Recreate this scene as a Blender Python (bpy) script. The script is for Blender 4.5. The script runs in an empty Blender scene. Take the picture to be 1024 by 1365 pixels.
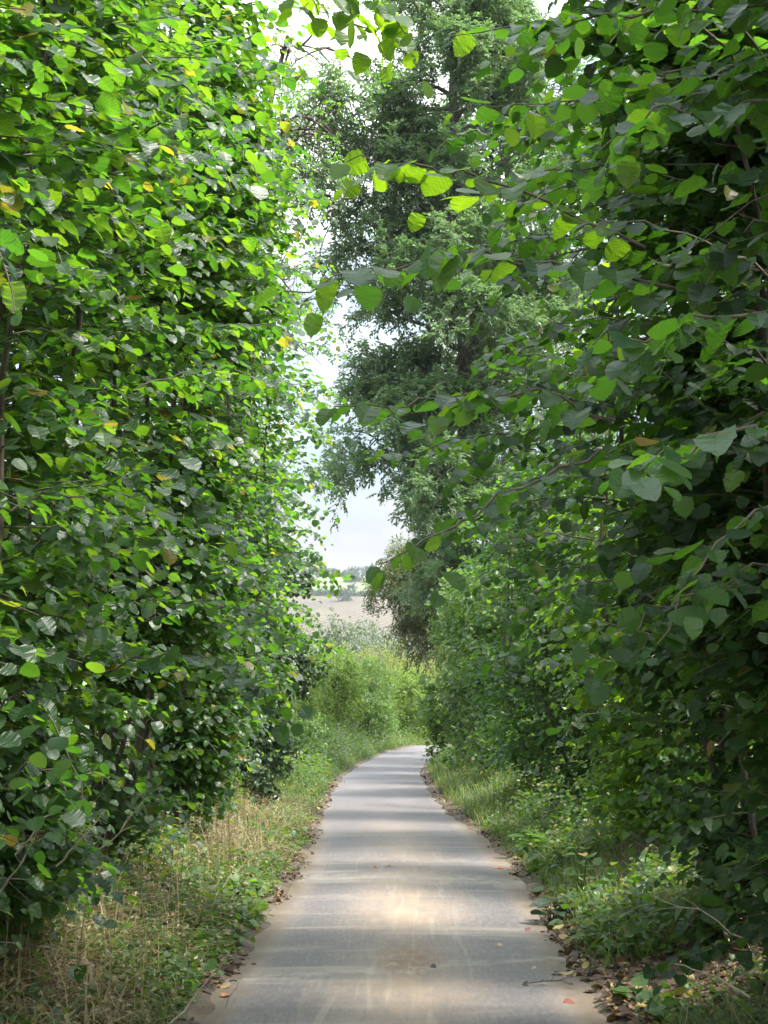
import bpy, math
import numpy as np

RS = np.random.RandomState(7)
scene = bpy.context.scene
COL = scene.collection
EYE = 1.7
F = 1850.0
PITCH = math.atan(148 / F)
SLOPE = 0.0585

# ------------------------------------------------------------------ camera maths
def ray(px, py):
    u, v = (px - 512) / F, (682.5 - py) / F
    return np.array([u, math.cos(PITCH) - math.sin(PITCH) * v, math.sin(PITCH) + math.cos(PITCH) * v])

def P(px, py, Y):
    r = ray(px, py)
    return np.array([0, 0, EYE]) + r * (Y / r[1])

def on_plane(px, py):
    r = ray(px, py)
    t = -EYE / (r[2] + SLOPE * r[1])
    return r * t

# ------------------------------------------------------------------ the lane's course and the terrain
_L = [(271, 1365), (310, 1302), (348, 1253), (396, 1174), (420, 1122), (439, 1069), (455, 1038), (483, 1019), (520, 1001), (564, 992)]
_R = [(806, 1365), (750, 1270), (710, 1197), (676, 1151), (649, 1122), (599, 1088), (571, 1057), (558, 1026), (560, 1006)]
_l = np.array([on_plane(*p)[:2] for p in _L]); _r = np.array([on_plane(*p)[:2] for p in _R])
YS = np.arange(-30, 110, 0.25)
def _ext(y, pts, s0, s1):
    x = np.interp(y, pts[:, 1], pts[:, 0])
    x = np.where(y < pts[0, 1], pts[0, 0] + (y - pts[0, 1]) * s0, x)
    return np.where(y > pts[-1, 1], pts[-1, 0] + (y - pts[-1, 1]) * s1, x)
_xl = _ext(YS, _l, 0.0, 0.55); _xr = _ext(YS, _r, 0.0, 0.25)
_xr = np.maximum(_xr, _xl + 1.75)
_xr = np.where(YS > 50, np.maximum(_xr, _xl + 2.0), _xr)
def _smooth(a, n=9):
    k = np.hanning(n + 2)[1:-1]; k /= k.sum()
    return np.convolve(np.pad(a, n // 2, mode='edge'), k, 'valid')
_xl, _xr = _smooth(_xl), _smooth(_xr)
_xc, _xh = (_xl + _xr) / 2, (_xr - _xl) / 2
cen = lambda y: np.interp(y, YS, _xc)
hwid = lambda y: np.interp(y, YS, _xh)
def sstep(a, b, x):
    t = np.clip((x - a) / (b - a), 0, 1)
    return t * t * (3 - 2 * t)

_ZY = np.array([-3000, -40, 0, 60, 110, 230, 350, 430, 600, 780, 950, 1100, 1500, 4000], float)
_ZZ = np.array([10, 2.34, 0, -3.51, -9.5, -24, -32, -29, -3, 16.5, 33, 37, 36, 36], float)
def z0(y): return np.interp(y, _ZY, _ZZ)

def vnoise(x, y, s, seed=0):
    """smooth value noise in [-1,1]"""
    x = np.asarray(x, float) / s; y = np.asarray(y, float) / s
    xi, yi = np.floor(x).astype(np.int64), np.floor(y).astype(np.int64)
    fx, fy = x - xi, y - yi
    fx, fy = fx * fx * (3 - 2 * fx), fy * fy * (3 - 2 * fy)
    def h(a, b):
        n = (a * 374761393 + b * 668265263 + seed * 974711) & 0x7fffffff
        n = ((n ^ (n >> 13)) * 1274126177) & 0x7fffffff
        return ((n ^ (n >> 16)) & 0xffff) / 32767.5 - 1
    return (h(xi, yi) * (1 - fx) + h(xi + 1, yi) * fx) * (1 - fy) + (h(xi, yi + 1) * (1 - fx) + h(xi + 1, yi + 1) * fx) * fy

def G(x, y):
    x = np.asarray(x, float); y = np.asarray(y, float)
    off = x - cen(y)
    d = np.abs(off) - hwid(y)
    near = 1 - sstep(50, 85, y)
    bank = np.where(off < 0, 0.75 * sstep(0.4, 2.6, d), 0.95 * sstep(0.35, 2.6, d)) * near
    edge = -0.04 + 0.065 * sstep(-0.1, 0.12, d + 0.06 * vnoise(x, y, 0.5, 3) + 0.02 * vnoise(x, y, 0.23, 5))
    rough = (0.035 * vnoise(x, y, 0.5, 1) + 0.06 * vnoise(x, y, 1.7, 2)) * sstep(0.1, 0.8, d) * near
    far = sstep(70, 200, y)
    und = far * (2.2 * vnoise(x, y, 90, 9) + 5 * vnoise(x, y, 330, 11))
    valley = np.where(np.abs(x) > 60, (np.abs(x) - 60) * -0.0, 0)
    return z0(y) + bank + edge * (1 - sstep(85, 95, y)) + rough + und + valley

# ------------------------------------------------------------------ mesh building
class MB:
    def __init__(s):
        s.v, s.f, s.uv, s.n = [], [], [], 0
    def add(s, v, f, uv=None):
        v = np.asarray(v, np.float32).reshape(-1, 3); f = np.asarray(f, np.int64)
        s.v.append(v); s.f.append(f + s.n); s.n += len(v)
        s.uv.append(np.zeros((len(v), 2), np.float32) if uv is None else np.asarray(uv, np.float32))
    def build(s, name, mat, parent=None, smooth=False):
        me = bpy.data.meshes.new(name)
        if s.v:
            v = np.concatenate(s.v)
            me.vertices.add(len(v)); me.vertices.foreach_set('co', v.ravel())
            idx = np.concatenate([f.ravel() for f in s.f]).astype(np.int32)
            tot = np.concatenate([np.full(len(f), f.shape[1], np.int32) for f in s.f])
            start = np.concatenate([[0], np.cumsum(tot)[:-1]]).astype(np.int32)
            me.loops.add(len(idx)); me.loops.foreach_set('vertex_index', idx)
            me.polygons.add(len(tot)); me.polygons.foreach_set('loop_start', start)
            me.polygons.foreach_set('use_smooth', np.full(len(tot), smooth, bool))
            uv = np.concatenate(s.uv)
            lay = me.uv_layers.new(name='UVMap')
            lay.data.foreach_set('uv', uv[idx].ravel())
            me.update(calc_edges=True)
        me.materials.append(mat)
        o = bpy.data.objects.new(name, me); COL.objects.link(o)
        if parent is not None:
            o.parent = parent
            o.matrix_parent_inverse = parent.matrix_world.inverted() if False else o.matrix_parent_inverse
            o.location = -parent.location
        return o

def unit(v):
    v = np.asarray(v, float)
    return v / np.maximum(np.linalg.norm(v, axis=-1, keepdims=True), 1e-9)

def tube(mb, pts, rad, sides=5, cap=True):
    pts = np.asarray(pts, float); n = len(pts)
    rad = np.broadcast_to(np.asarray(rad, float), (n,))
    t = unit(np.gradient(pts, axis=0))
    ref = np.array([0.31, 0.17, 0.93]) if abs(t[0, 2]) < 0.9 else np.array([0.9, 0.3, 0.1])
    a = unit(np.cross(t, ref)); b = np.cross(t, a)
    ang = np.arange(sides) / sides * 2 * math.pi
    ring = pts[:, None] + rad[:, None, None] * (np.cos(ang)[None, :, None] * a[:, None] + np.sin(ang)[None, :, None] * b[:, None])
    i = np.arange(n - 1)[:, None] * sides; j = np.arange(sides)[None]; k = (j + 1) % sides
    f = np.stack([i + j, i + k, i + sides + k, i + sides + j], -1).reshape(-1, 4)
    L = np.concatenate([[0], np.cumsum(np.linalg.norm(np.diff(pts, axis=0), axis=1))])
    uv = np.stack([np.tile(ang / 6.28, n), np.repeat(L, sides)], -1)
    mb.add(ring.reshape(-1, 3), f, uv)

# leaf templates: x across, y along (0..1), z out of the blade
def _leaf(ts, ws, fold=0.16, droop=0.22, tooth=0.0, stalk=0.0, wav=0.0):
    v, uv, f = [], [], []
    n = len(ts)
    for i, t in enumerate(ts):
        w = ws[i]
        if tooth and 0 < i < n - 1: w *= 1 + (tooth if i % 2 else -tooth)
        z = -droop * t * t
        wz = wav * math.sin(i * 2.4)
        v += [(-w, t - 0.05 * (w > .3), z + fold * w + wz), (0, t, z), (w, t - 0.05 * (w > .3), z + fold * w - wz)]
        uv += [(-w, t), (0, t), (w, t)]
    for i in range(n - 1):
        a, b = 3 * i, 3 * i + 3
        f += [(a, a + 1, b + 1, b), (a + 1, a + 2, b + 2, b + 1)]
    return np.array(v, np.float32), np.array(f), np.array(uv, np.float32)
_T0 = [0, .03, .12, .22, .33, .44, .55, .66, .76, .85, .92, 1.0]
_W0 = [.04, .24, .40, .47, .50, .51, .50, .47, .41, .31, .16, .0]
HAZ0 = _leaf(_T0, _W0, 0.14, 0.20, 0.045, wav=0.022)
HAZ1 = _leaf([0, .12, .40, .68, .90, 1.0], [.06, .40, .51, .46, .22, .0], 0.15, 0.22, 0.0, wav=0.02)
HAZ2 = (np.array([(0, 0, 0), (-.42, .25, .06), (.42, .25, .06), (-.44, .7, -.03), (.44, .7, -.03), (0, 1, -.15)], np.float32),
        np.array([(0, 2, 1, 0), (1, 2, 4, 3), (3, 4, 5, 3)])[:, :4], None)
HAZ2 = (HAZ2[0], np.array([(0, 2, 4), (0, 4, 5), (0, 5, 3), (0, 3, 1)]), np.array([(0, 0), (-.4, .25), (.4, .25), (-.4, .7), (.4, .7), (0, 1)], np.float32))
RHOMB = (np.array([(0, 0, 0), (.30, .45, .05), (0, 1, -.1), (-.30, .45, .05)], np.float32), np.array([(0, 1, 2), (0, 2, 3)]),
         np.array([(0, 0), (.3, .45), (0, 1), (-.3, .45)], np.float32))
LANCE = (np.array([(0, 0, 0), (.21, .42, .05), (0, 1, -.15), (-.21, .42, .05)], np.float32), np.array([(0, 1, 2), (0, 2, 3)]),
         np.array([(0, 0), (.17, .45), (0, 1), (-.17, .45)], np.float32))
DOCK = _leaf([0, .15, .4, .65, .88, 1.0], [.06, .22, .27, .22, .10, .0], 0.3, 0.5, 0.0, wav=0.03)

def leaves(mb, tmpl, base, axis, normal, size):
    """many leaves at once"""
    base = np.asarray(base, float)
    if len(base) == 0: return
    a = unit(axis); n = np.asarray(normal, float)
    n = unit(n - a * (n * a).sum(-1, keepdims=True)); s = np.cross(a, n)
    size = np.broadcast_to(np.asarray(size, float), (len(base),))[:, None, None]
    tv, tf, tuv = tmpl
    q = len(base)
    sx = RS.uniform(.80, 1.12, q)[:, None, None]; fz = RS.uniform(.1, 1.9, q)[:, None, None]; cu = RS.normal(0, .13, q)[:, None, None]; tw = RS.normal(0, .16, q)[:, None, None]
    X, Yv, Z = tv[None, :, 0:1], tv[None, :, 1:2], tv[None, :, 2:3]
    M = X * sx * s[:, None] + Yv * a[:, None] + (Z * fz + cu * Yv ** 2 + tw * X * Yv) * n[:, None]
    V = base[:, None] + size * M
    k = len(tv)
    f = (np.arange(len(base))[:, None, None] * k + tf[None]).reshape(-1, tf.shape[1])
    mb.add(V.reshape(-1, 3), f, np.tile(tuv, (len(base), 1)))

# ------------------------------------------------------------------ materials
def new_mat(name):
    m = bpy.data.materials.new(name); m.use_nodes = True
    nt = m.node_tree; nt.nodes.clear()
    return m, nt
def N(nt, typ, **kw):
    n = nt.nodes.new(typ)
    for k, v in kw.items(): setattr(n, k, v)
    return n
def ramp(nt, stops, interp='LINEAR'):
    r = N(nt, 'ShaderNodeValToRGB'); cr = r.color_ramp; cr.interpolation = interp
    while len(cr.elements) > 1: cr.elements.remove(cr.elements[-1])
    cr.elements[0].position = stops[0][0]; cr.elements[0].color = (*stops[0][1], 1)
    for p, c in stops[1:]:
        e = cr.elements.new(p); e.color = (*c, 1)
    return r

def leaf_mat(name, stops, trans, tfac=0.45, rough=0.42, under=(0.11, 0.17, 0.06), veins=False, spec=0.5, ufac=0.45):
    m, nt = new_mat(name); L = nt.links.new
    geo = N(nt, 'ShaderNodeNewGeometry')
    r = ramp(nt, stops); L(geo.outputs['Random Per Island'], r.inputs[0])
    col = r.outputs[0]
    mx = N(nt, 'ShaderNodeMix', data_type='RGBA'); mx.inputs[7].default_value = (*under, 1)
    mul = N(nt, 'ShaderNodeMath', operation='MULTIPLY'); mul.inputs[1].default_value = ufac
    L(geo.outputs['Backfacing'], mul.inputs[0]); L(mul.outputs[0], mx.inputs[0]); L(col, mx.inputs[6])
    if veins:
        tco = N(nt, 'ShaderNodeTexCoord'); bn = N(nt, 'ShaderNodeTexNoise'); bn.inputs['Scale'].default_value = 28; bn.inputs['Detail'].default_value = 3; L(tco.outputs['Object'], bn.inputs[0])
        br = ramp(nt, [(0.66, (0, 0, 0)), (0.71, (.8, .8, .8))]); L(bn.outputs[0], br.inputs[0])
        mb2 = N(nt, 'ShaderNodeMix', data_type='RGBA'); mb2.inputs[7].default_value = (.085, .060, .022, 1); L(br.outputs[0], mb2.inputs[0]); L(mx.outputs[2], mb2.inputs[6]); mx = mb2
    pb = N(nt, 'ShaderNodeBsdfPrincipled')
    pb.inputs['Roughness'].default_value = rough
    pb.inputs['Specular IOR Level'].default_value = spec
    L(mx.outputs[2], pb.inputs['Base Color'])
    tr = N(nt, 'ShaderNodeBsdfTranslucent')
    t2 = ramp(nt, trans); L(geo.outputs['Random Per Island'], t2.inputs[0]); L(t2.outputs[0], tr.inputs[0])
    if veins:
        uv = N(nt, 'ShaderNodeUVMap'); sep = N(nt, 'ShaderNodeSeparateXYZ'); L(uv.outputs[0], sep.inputs[0])
        ab = N(nt, 'ShaderNodeMath', operation='ABSOLUTE'); L(sep.outputs[0], ab.inputs[0])
        ma = N(nt, 'ShaderNodeMath', operation='MULTIPLY_ADD'); ma.inputs[1].default_value = -0.75
        L(ab.outputs[0], ma.inputs[0]); L(sep.outputs[1], ma.inputs[2])
        fr = N(nt, 'ShaderNodeMath', operation='MULTIPLY'); fr.inputs[1].default_value = 7.5 * 6.283; L(ma.outputs[0], fr.inputs[0])
        sn = N(nt, 'ShaderNodeMath', operation='SINE'); L(fr.outputs[0], sn.inputs[0])
        # pale midrib
        bp = N(nt, 'ShaderNodeBump'); bp.inputs['Strength'].default_value = 0.09; bp.inputs['Distance'].default_value = 0.003
        pw = N(nt, 'ShaderNodeMath', operation='POWER'); pw.inputs[1].default_value = 3.0; hs = N(nt, 'ShaderNodeMath', operation='MULTIPLY_ADD'); hs.inputs[1].default_value = .5; hs.inputs[2].default_value = .5
        L(sn.outputs[0], hs.inputs[0]); L(hs.outputs[0], pw.inputs[0]); L(pw.outputs[0], bp.inputs['Height']); L(bp.outputs[0], pb.inputs['Normal'])
        # thicker veins let less light through
        vr = N(nt, 'ShaderNodeMapRange'); vr.inputs[1].default_value = 0; vr.inputs[2].default_value = 1
        vr.inputs[3].default_value = 1.03; vr.inputs[4].default_value = 0.78; L(pw.outputs[0], vr.inputs[0])
        vm = N(nt, 'ShaderNodeVectorMath', operation='SCALE'); L(t2.outputs[0], vm.inputs[0]); L(vr.outputs[0], vm.inputs['Scale'])
        L(vm.outputs[0], tr.inputs[0])
    ms = N(nt, 'ShaderNodeMixShader'); ms.inputs[0].default_value = tfac
    L(pb.outputs[0], ms.inputs[1]); L(tr.outputs[0], ms.inputs[2])
    out = N(nt, 'ShaderNodeOutputMaterial'); L(ms.outputs[0], out.inputs[0])
    return m

def bark_mat(name, c1, c2, scale=8.0, bump=0.4):
    m, nt = new_mat(name); L = nt.links.new
    tc = N(nt, 'ShaderNodeTexCoord'); mp = N(nt, 'ShaderNodeMapping'); mp.inputs[3].default_value = (scale, scale, scale * 0.25)
    L(tc.outputs['Object'], mp.inputs[0])
    ns = N(nt, 'ShaderNodeTexNoise'); ns.inputs['Scale'].default_value = 1.0; ns.inputs['Detail'].default_value = 5; L(mp.outputs[0], ns.inputs[0])
    r = ramp(nt, [(0.3, c1), (0.7, c2)]); L(ns.outputs[0], r.inputs[0])
    pb = N(nt, 'ShaderNodeBsdfPrincipled'); pb.inputs['Roughness'].default_value = 0.85; L(r.outputs[0], pb.inputs['Base Color'])
    bp = N(nt, 'ShaderNodeBump'); bp.inputs['Strength'].default_value = bump; bp.inputs['Distance'].default_value = 0.03
    L(ns.outputs[0], bp.inputs['Height']); L(bp.outputs[0], pb.inputs['Normal'])
    out = N(nt, 'ShaderNodeOutputMaterial'); L(pb.outputs[0], out.inputs[0])
    return m

HZ_TOP = [(0.0, (.015, .042, .016)), (0.35, (.021, .058, .018)), (0.7, (.029, .074, .020)), (0.975, (.045, .098, .022)), (0.990, (.17, .17, .03)), (1.0, (.20, .14, .03))]
HZ_TR = [(0.0, (.080, .25, .014)), (0.5, (.145, .365, .016)), (0.975, (.29, .50, .016)), (0.990, (.48, .46, .03)), (1.0, (.45, .30, .04))]
M = {}
M['hazel'] = leaf_mat('hazel_leaf', HZ_TOP, HZ_TR, 0.50, 0.43, veins=True, spec=0.7)
M['hazel_far'] = leaf_mat('hazel_leaf_small', HZ_TOP, HZ_TR, 0.48, 0.40, spec=0.6)
HZD_TOP = [(p, tuple(x * 0.75 for x in c)) for p, c in HZ_TOP]  # hazel greens darkened: shade of the right hedge put into the leaf colour
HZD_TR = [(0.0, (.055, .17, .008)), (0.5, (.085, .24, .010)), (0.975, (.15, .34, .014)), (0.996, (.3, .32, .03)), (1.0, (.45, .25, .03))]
M['young'] = leaf_mat('backlit_hazel_leaf', [(0, (.040, .095, .018)), (1, (.060, .125, .022))], [(0, (.20, .42, .010)), (1, (.36, .56, .014))], 0.58, 0.42, veins=True, spec=0.5)  # hazel leaf brightened: glow of light from above put into its colours
M['hazel_old'] = leaf_mat('hazel_shade_leaf', HZD_TOP, HZD_TR, 0.42, 0.46, veins=True, spec=0.36)
M['ash'] = leaf_mat('ash_leaf', [(0, (.060, .105, .066)), (.5, (.090, .145, .085)), (1, (.135, .19, .10))], [(0, (.15, .31, .09)), (1, (.27, .44, .11))], 0.42, 0.4, spec=.7)
M['ivy'] = leaf_mat('dark_ivy_leaf', [(0, (.018, .038, .018)), (.6, (.030, .058, .024)), (1, (.05, .08, .03))], [(0, (.03, .08, .012)), (1, (.06, .13, .02))], 0.25, 0.38)
M['bright'] = leaf_mat('fresh_shrub_leaf', [(0, (.070, .125, .026)), (.5, (.105, .17, .034)), (1, (.17, .22, .05))], [(0, (.20, .38, .03)), (1, (.36, .50, .04))], 0.42, 0.5)
M['mid'] = leaf_mat('shrub_leaf', [(0, (.050, .095, .034)), (.5, (.075, .13, .042)), (1, (.115, .17, .06))], [(0, (.14, .30, .03)), (1, (.24, .40, .04))], 0.40, 0.5)
M['olive'] = leaf_mat('olive_shrub_leaf', [(0, (.12, .14, .04)), (.5, (.17, .185, .05)), (1, (.23, .23, .07))], [(0, (.28, .36, .04)), (1, (.42, .46, .05))], 0.40, 0.55)
M['thorn'] = leaf_mat('hawthorn_leaf', [(0, (.055, .080, .028)), (.6, (.085, .115, .036)), (1, (.14, .135, .045))], [(0, (.10, .17, .02)), (1, (.2, .22, .03))], 0.36, 0.5)
M['grey'] = leaf_mat('willow_leaf', [(0, (.070, .095, .062)), (.6, (.10, .13, .08)), (1, (.14, .17, .10))], [(0, (.10, .17, .06)), (1, (.17, .24, .08))], 0.35, 0.5)
M['farwood'] = leaf_mat('distant_wood_leaf', [(0, (.035, .058, .030)), (1, (.065, .095, .045))], [(0, (.06, .10, .03)), (1, (.08, .14, .04))], 0.3, 0.6)
M['under'] = leaf_mat('undergrowth_leaf', [(0, (.035, .075, .022)), (.5, (.055, .11, .028)), (.82, (.09, .16, .035)), (.93, (.18, .19, .05)), (1, (.24, .16, .06))], [(0, (.10, .24, .015)), (.8, (.2, .36, .02)), (1, (.35, .3, .04))], 0.40, 0.45)
M['dock'] = leaf_mat('dock_leaf', [(0, (.055, .12, .026)), (1, (.09, .18, .035))], [(0, (.16, .36, .015)), (1, (.26, .44, .02))], 0.42, 0.4)
M['grass'] = leaf_mat('green_grass_blade', [(0, (.050, .095, .022)), (.6, (.085, .14, .030)), (.85, (.15, .19, .05)), (1, (.28, .24, .10))], [(0, (.12, .25, .02)), (1, (.3, .34, .06))], 0.38, 0.5)
M['straw'] = leaf_mat('dry_grass_blade', [(0, (.13, .095, .050)), (.4, (.26, .20, .10)), (.75, (.40, .32, .17)), (1, (.52, .44, .27))], [(0, (.2, .15, .06)), (1, (.4, .33, .16))], 0.30, 0.6, under=(.35, .28, .15))
M['litter'] = leaf_mat('fallen_leaf', [(0, (.030, .019, .012)), (.5, (.070, .040, .020)), (.78, (.13, .070, .030)), (.94, (.24, .14, .05)), (1, (.40, .32, .09))], [(0, (.08, .04, .01)), (1, (.25, .16, .04))], 0.15, 0.6, under=(.10, .07, .045))
M['dryleaf'] = leaf_mat('withered_leaf', [(0, (.07, .048, .027)), (.35, (.20, .15, .075)), (.75, (.40, .33, .19)), (1, (.26, .27, .09))], [(0, (.1, .07, .03)), (1, (.4, .34, .15))], 0.3, 0.6, under=(.3, .24, .14))
M['bark'] = bark_mat('hazel_bark', (.045, .036, .026), (.12, .098, .072), 25, 0.3)
M['ashbark'] = bark_mat('ash_bark', (.045, .042, .034), (.125, .115, .095), 9, 0.7)
M['twig'] = bark_mat('dry_twig', (.16, .125, .085), (.38, .32, .24), 30, 0.3)
M['darktwig'] = bark_mat('dark_twig', (.018, .014, .012), (.05, .04, .03), 30, 0.3)

# ------------------------------------------------------------------ tagging
def tag(o, label=None, cat=None, group=None, kind=None):
    for k, v in (('label', label), ('category', cat), ('group', group), ('kind', kind)):
        if v: o[k] = v
    return o
def empty(name, loc, label, cat, group=None):
    o = bpy.data.objects.new(name, None); COL.objects.link(o)
    o.location = [float(x) for x in loc]; o.empty_display_size = 0.2
    return tag(o, label, cat, group)

# ------------------------------------------------------------------ plant growth
def frame_cull(p):
    """keep leaves out of the lens itself"""
    return ~((np.abs(p[:, 1]) < 2.9) & (np.abs(p[:, 0]) < 1.05) & (np.abs(p[:, 2] - EYE) < 1.3))

def spray_leaves(pts, rs, size, step=0.055, start=0.12, droop=0.35, jit=0.25, face=None):
    """alternate leaves along a shoot polyline: bases, axes, normals, sizes"""
    seg = np.linalg.norm(np.diff(pts, axis=0), axis=1); Lc = np.concatenate([[0], np.cumsum(seg)]); L = Lc[-1]
    n = max(2, int(L * (1 - start) / step))
    s = L * start + (np.arange(n) + 0.5 * rs.rand(n)) * step; s = np.minimum(s, L)
    s[-1] = L
    b = np.stack([np.interp(s, Lc, pts[:, k]) for k in range(3)], -1)
    e = np.minimum(s + 0.03, L); e0 = np.maximum(e - 0.06, 0)
    t = unit(np.stack([np.interp(e, Lc, pts[:, k]) - np.interp(e0, Lc, pts[:, k]) for k in range(3)], -1))
    up = np.array([0, 0, 1.0])
    side = unit(np.cross(t, up) + 1e-6)
    sg = np.where(np.arange(n) % 2 == 0, 1.0, -1.0)
    k = 0.9 + 0.5 * rs.rand(n); k[-1] = 0.1
    ax = t * 0.75 + side * (sg * k)[:, None] + rs.normal(0, jit * 0.5, (n, 3))
    ax[:, 2] = ax[:, 2] * 0.6 - droop * 0.7 - 0.8 * rs.rand(n) ** 3
    nm = up[None] + side * (sg * 0.25)[:, None] + rs.normal(0, jit, (n, 3))
    if face is not None: nm = nm + np.asarray(face) * (0.1 + 1.0 * rs.rand(n, 1) ** 2); ax = ax + np.asarray(face) * 0.3
    sz = size * (0.5 + 0.62 * rs.rand(n)); sz[-1] *= 0.8
    b = b + unit(ax) * (0.18 * sz)[:, None]
    return b, ax, nm, sz

def curve_pts(p0, d0, L, sag, n=5, wob=0.0, rs=None):
    t = np.linspace(0, 1, n)[:, None]
    p = p0 + np.asarray(d0) * (t * L) + np.array([0, 0, -1.0]) * (sag * L * t ** 2)
    if wob: p[1:] += rs.normal(0, wob * L, (n - 1, 3))
    return p

class LeafBag:
    def __init__(s): s.b, s.a, s.n, s.s = [], [], [], []
    def put(s, t):
        for l, x in zip((s.b, s.a, s.n, s.s), t): l.append(x)
    def flush(s, mb, lods):
        """lods: [(max distance, template)]"""
        if not s.b: return 0
        b, a, n, z = (np.concatenate(x) for x in (s.b, s.a, s.n, s.s))
        k = frame_cull(b); b, a, n, z = b[k], a[k], n[k], z[k]
        d = np.linalg.norm(b - np.array([0, 0, EYE]), axis=1); lo = -1
        for mxd, tm in lods:
            m = (d > lo) & (d <= mxd); leaves(mb, tm, b[m], a[m], n[m], z[m]); lo = mxd
        return len(b)
HLOD = [(8.5, HAZ0), (17, HAZ1), (1e9, HAZ2)]

def hazel(label, y0, side, H, face, nstem, seed, per_m=16, leaf=0.08, mat='hazel', span=1.25, outw=0.75, spread=1.3, zmin=0.4,
          branches=(), shoot=(0.35, 0.95), step=0.066, group=None, light=None):
    """a multi-stemmed hazel growing in the hedge; face(z) is the distance of its leafy face from the lane's centre line"""
    rs = np.random.RandomState(seed)
    xb = cen(y0) + side * (face(0.3) + 0.6)
    root = empty('hazel_bush', (xb, y0, float(G(xb, y0))), label, 'bush', group)
    bag = LeafBag(); twigs = MB(); stems = []; fv = np.array([-side * 0.30, -0.22, 0.1])
    for i in range(nstem):
        sy = y0 + np.clip(rs.normal(0, span * 0.6), -span * 1.2, span * 1.2)
        off = 0.42 + spread * (i + rs.rand()) / nstem
        h = H * (0.78 + 0.25 * rs.rand())
        zz = np.linspace(0, 1, 9)
        wy = np.cumsum(rs.normal(0, 0.09, 9)); wx = np.cumsum(rs.normal(0, 0.06, 9))
        by = y0 + (sy - y0) * 0.35
        yy = by + (sy - by) * zz ** 0.8 + wy * (zz > 0)
        fx = np.array([face(z * h) for z in zz])
        fb = face(0.3) + 0.55 + 0.25 * rs.rand()
        blend = np.minimum(1, zz * 3.0)
        xx = cen(y0) + side * ((fx + off) * blend + fb * (1 - blend)) + wx * (zz > 0)
        gz = float(G(xx[0], yy[0])) - 0.1
        p = np.stack([xx, yy, gz + zz * h], -1)
        st = MB(); r0 = 0.014 + 0.016 * rs.rand()
        tube(st, p, r0 * (1 - 0.8 * zz) + 0.004, 6)
        stems.append(st)
        ns = int(h * per_m)
        for k in range(ns):
            t = (0.06 + 0.94 * (k + rs.rand()) / ns)
            if t * h < zmin and rs.rand() < 0.8: continue
            q = np.array([np.interp(t, zz, p[:, m]) for m in range(3)])
            relief = vnoise(q[1] * 1.0, q[2], 0.85, 71) + 0.6 * vnoise(q[1], q[2], 0.4, 72)
            if relief < -0.55 and off < 0.9: continue
            az = rs.normal(0, 1.05)
            if rs.rand() < 0.12: az += math.pi
            dx = -side * math.cos(az) * outw; dy = math.sin(az) * 0.8 - 0.12
            el = 0.05 + 0.36 * rs.rand() + 0.6 * max(0, t - 0.8)
            d = unit(np.array([dx, dy, el]))
            L = (shoot[0] + (shoot[1] - shoot[0]) * rs.rand() ** 0.8) * (0.9 + 0.35 * float(relief)) * (1.0 if t < 0.85 else 0.8)
            c = curve_pts(q, d, L, 0.22 + 0.25 * rs.rand(), 5, 0.02, rs)
            if q[1] < 16 and rs.rand() < 0.9: tube(twigs, c, np.linspace(0.005, 0.0018, 5), 3)
            bag.put(spray_leaves(c, rs, leaf, step, 0.1, face=fv))
            if L > 0.55:      # side shoots
                for w in range(3):
                    tt = 0.25 + 0.4 * rs.rand()
                    q2 = c[0] * (1 - tt) + c[-1] * tt
                    q2 = np.array([np.interp(tt, np.linspace(0, 1, 5), c[:, m]) for m in range(3)])
                    d2 = unit(d + np.cross(d, [0, 0, 1]) * rs.choice([-1, 1]) * 0.9 + rs.normal(0, 0.15, 3))
                    c2 = curve_pts(q2, d2, L * 0.5, 0.3, 4)
                    bag.put(spray_leaves(c2, rs, leaf * 0.92, step, 0.12, face=fv))
    for s in stems: s.build('stem', M['bark'], root, True)
    if twigs.v: twigs.build('twig_sprays', M['bark'], root)
    mb = MB(); n = bag.flush(mb, HLOD)
    mb.build('foliage', M[mat], root)
    for pl, lf, *bm in branches:      # long arching shoots that reach over the lane
        pl = np.array(pl); br = MB(); lb = MB(); bg = LeafBag()
        t = np.linspace(0, 1, len(pl)); tt = np.linspace(0, 1, 14)
        c = np.stack([np.interp(tt, t, pl[:, m]) for m in range(3)], -1)
        c[1:-1] = (c[:-2] + 2 * c[1:-1] + c[2:]) / 4
        c[1:-1] += rs.normal(0, 0.013, (12, 3))
        tube(br, c, np.linspace(0.0065, 0.002, 14), 5)
        b = br.build('branch', M['bark'], root, True)
        bg.put(spray_leaves(c, rs, lf * 1.08, 0.05, 0.05, 0.42, 0.30, face=(0, -.3, 0)))
        for w in range(4):
            a0 = 0.15 + 0.6 * rs.rand()
            q2 = np.array([np.interp(a0, tt, c[:, m]) for m in range(3)])
            dd = unit(c[-1] - c[0])
            d2 = unit(dd + np.cross(dd, [0, 0, 1]) * rs.choice([-1, 1]) * 0.8 + rs.normal(0, 0.12, 3))
            c2 = curve_pts(q2, d2, 0.22 + 0.16 * rs.rand(), 0.25, 4)
            tube(br, c2, np.linspace(0.003, 0.0015, 4), 3)
            bg.put(spray_leaves(c2, rs, lf * 0.98, 0.05, 0.2, 0.42, 0.30, face=(0, -.3, 0)))
        bg.flush(lb, HLOD)
        lo = lb.build('foliage', M[bm[0] if bm else 'hazel'], None)
        lo.parent = b
        lo.location = (0, 0, 0)
    return root, n

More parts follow.
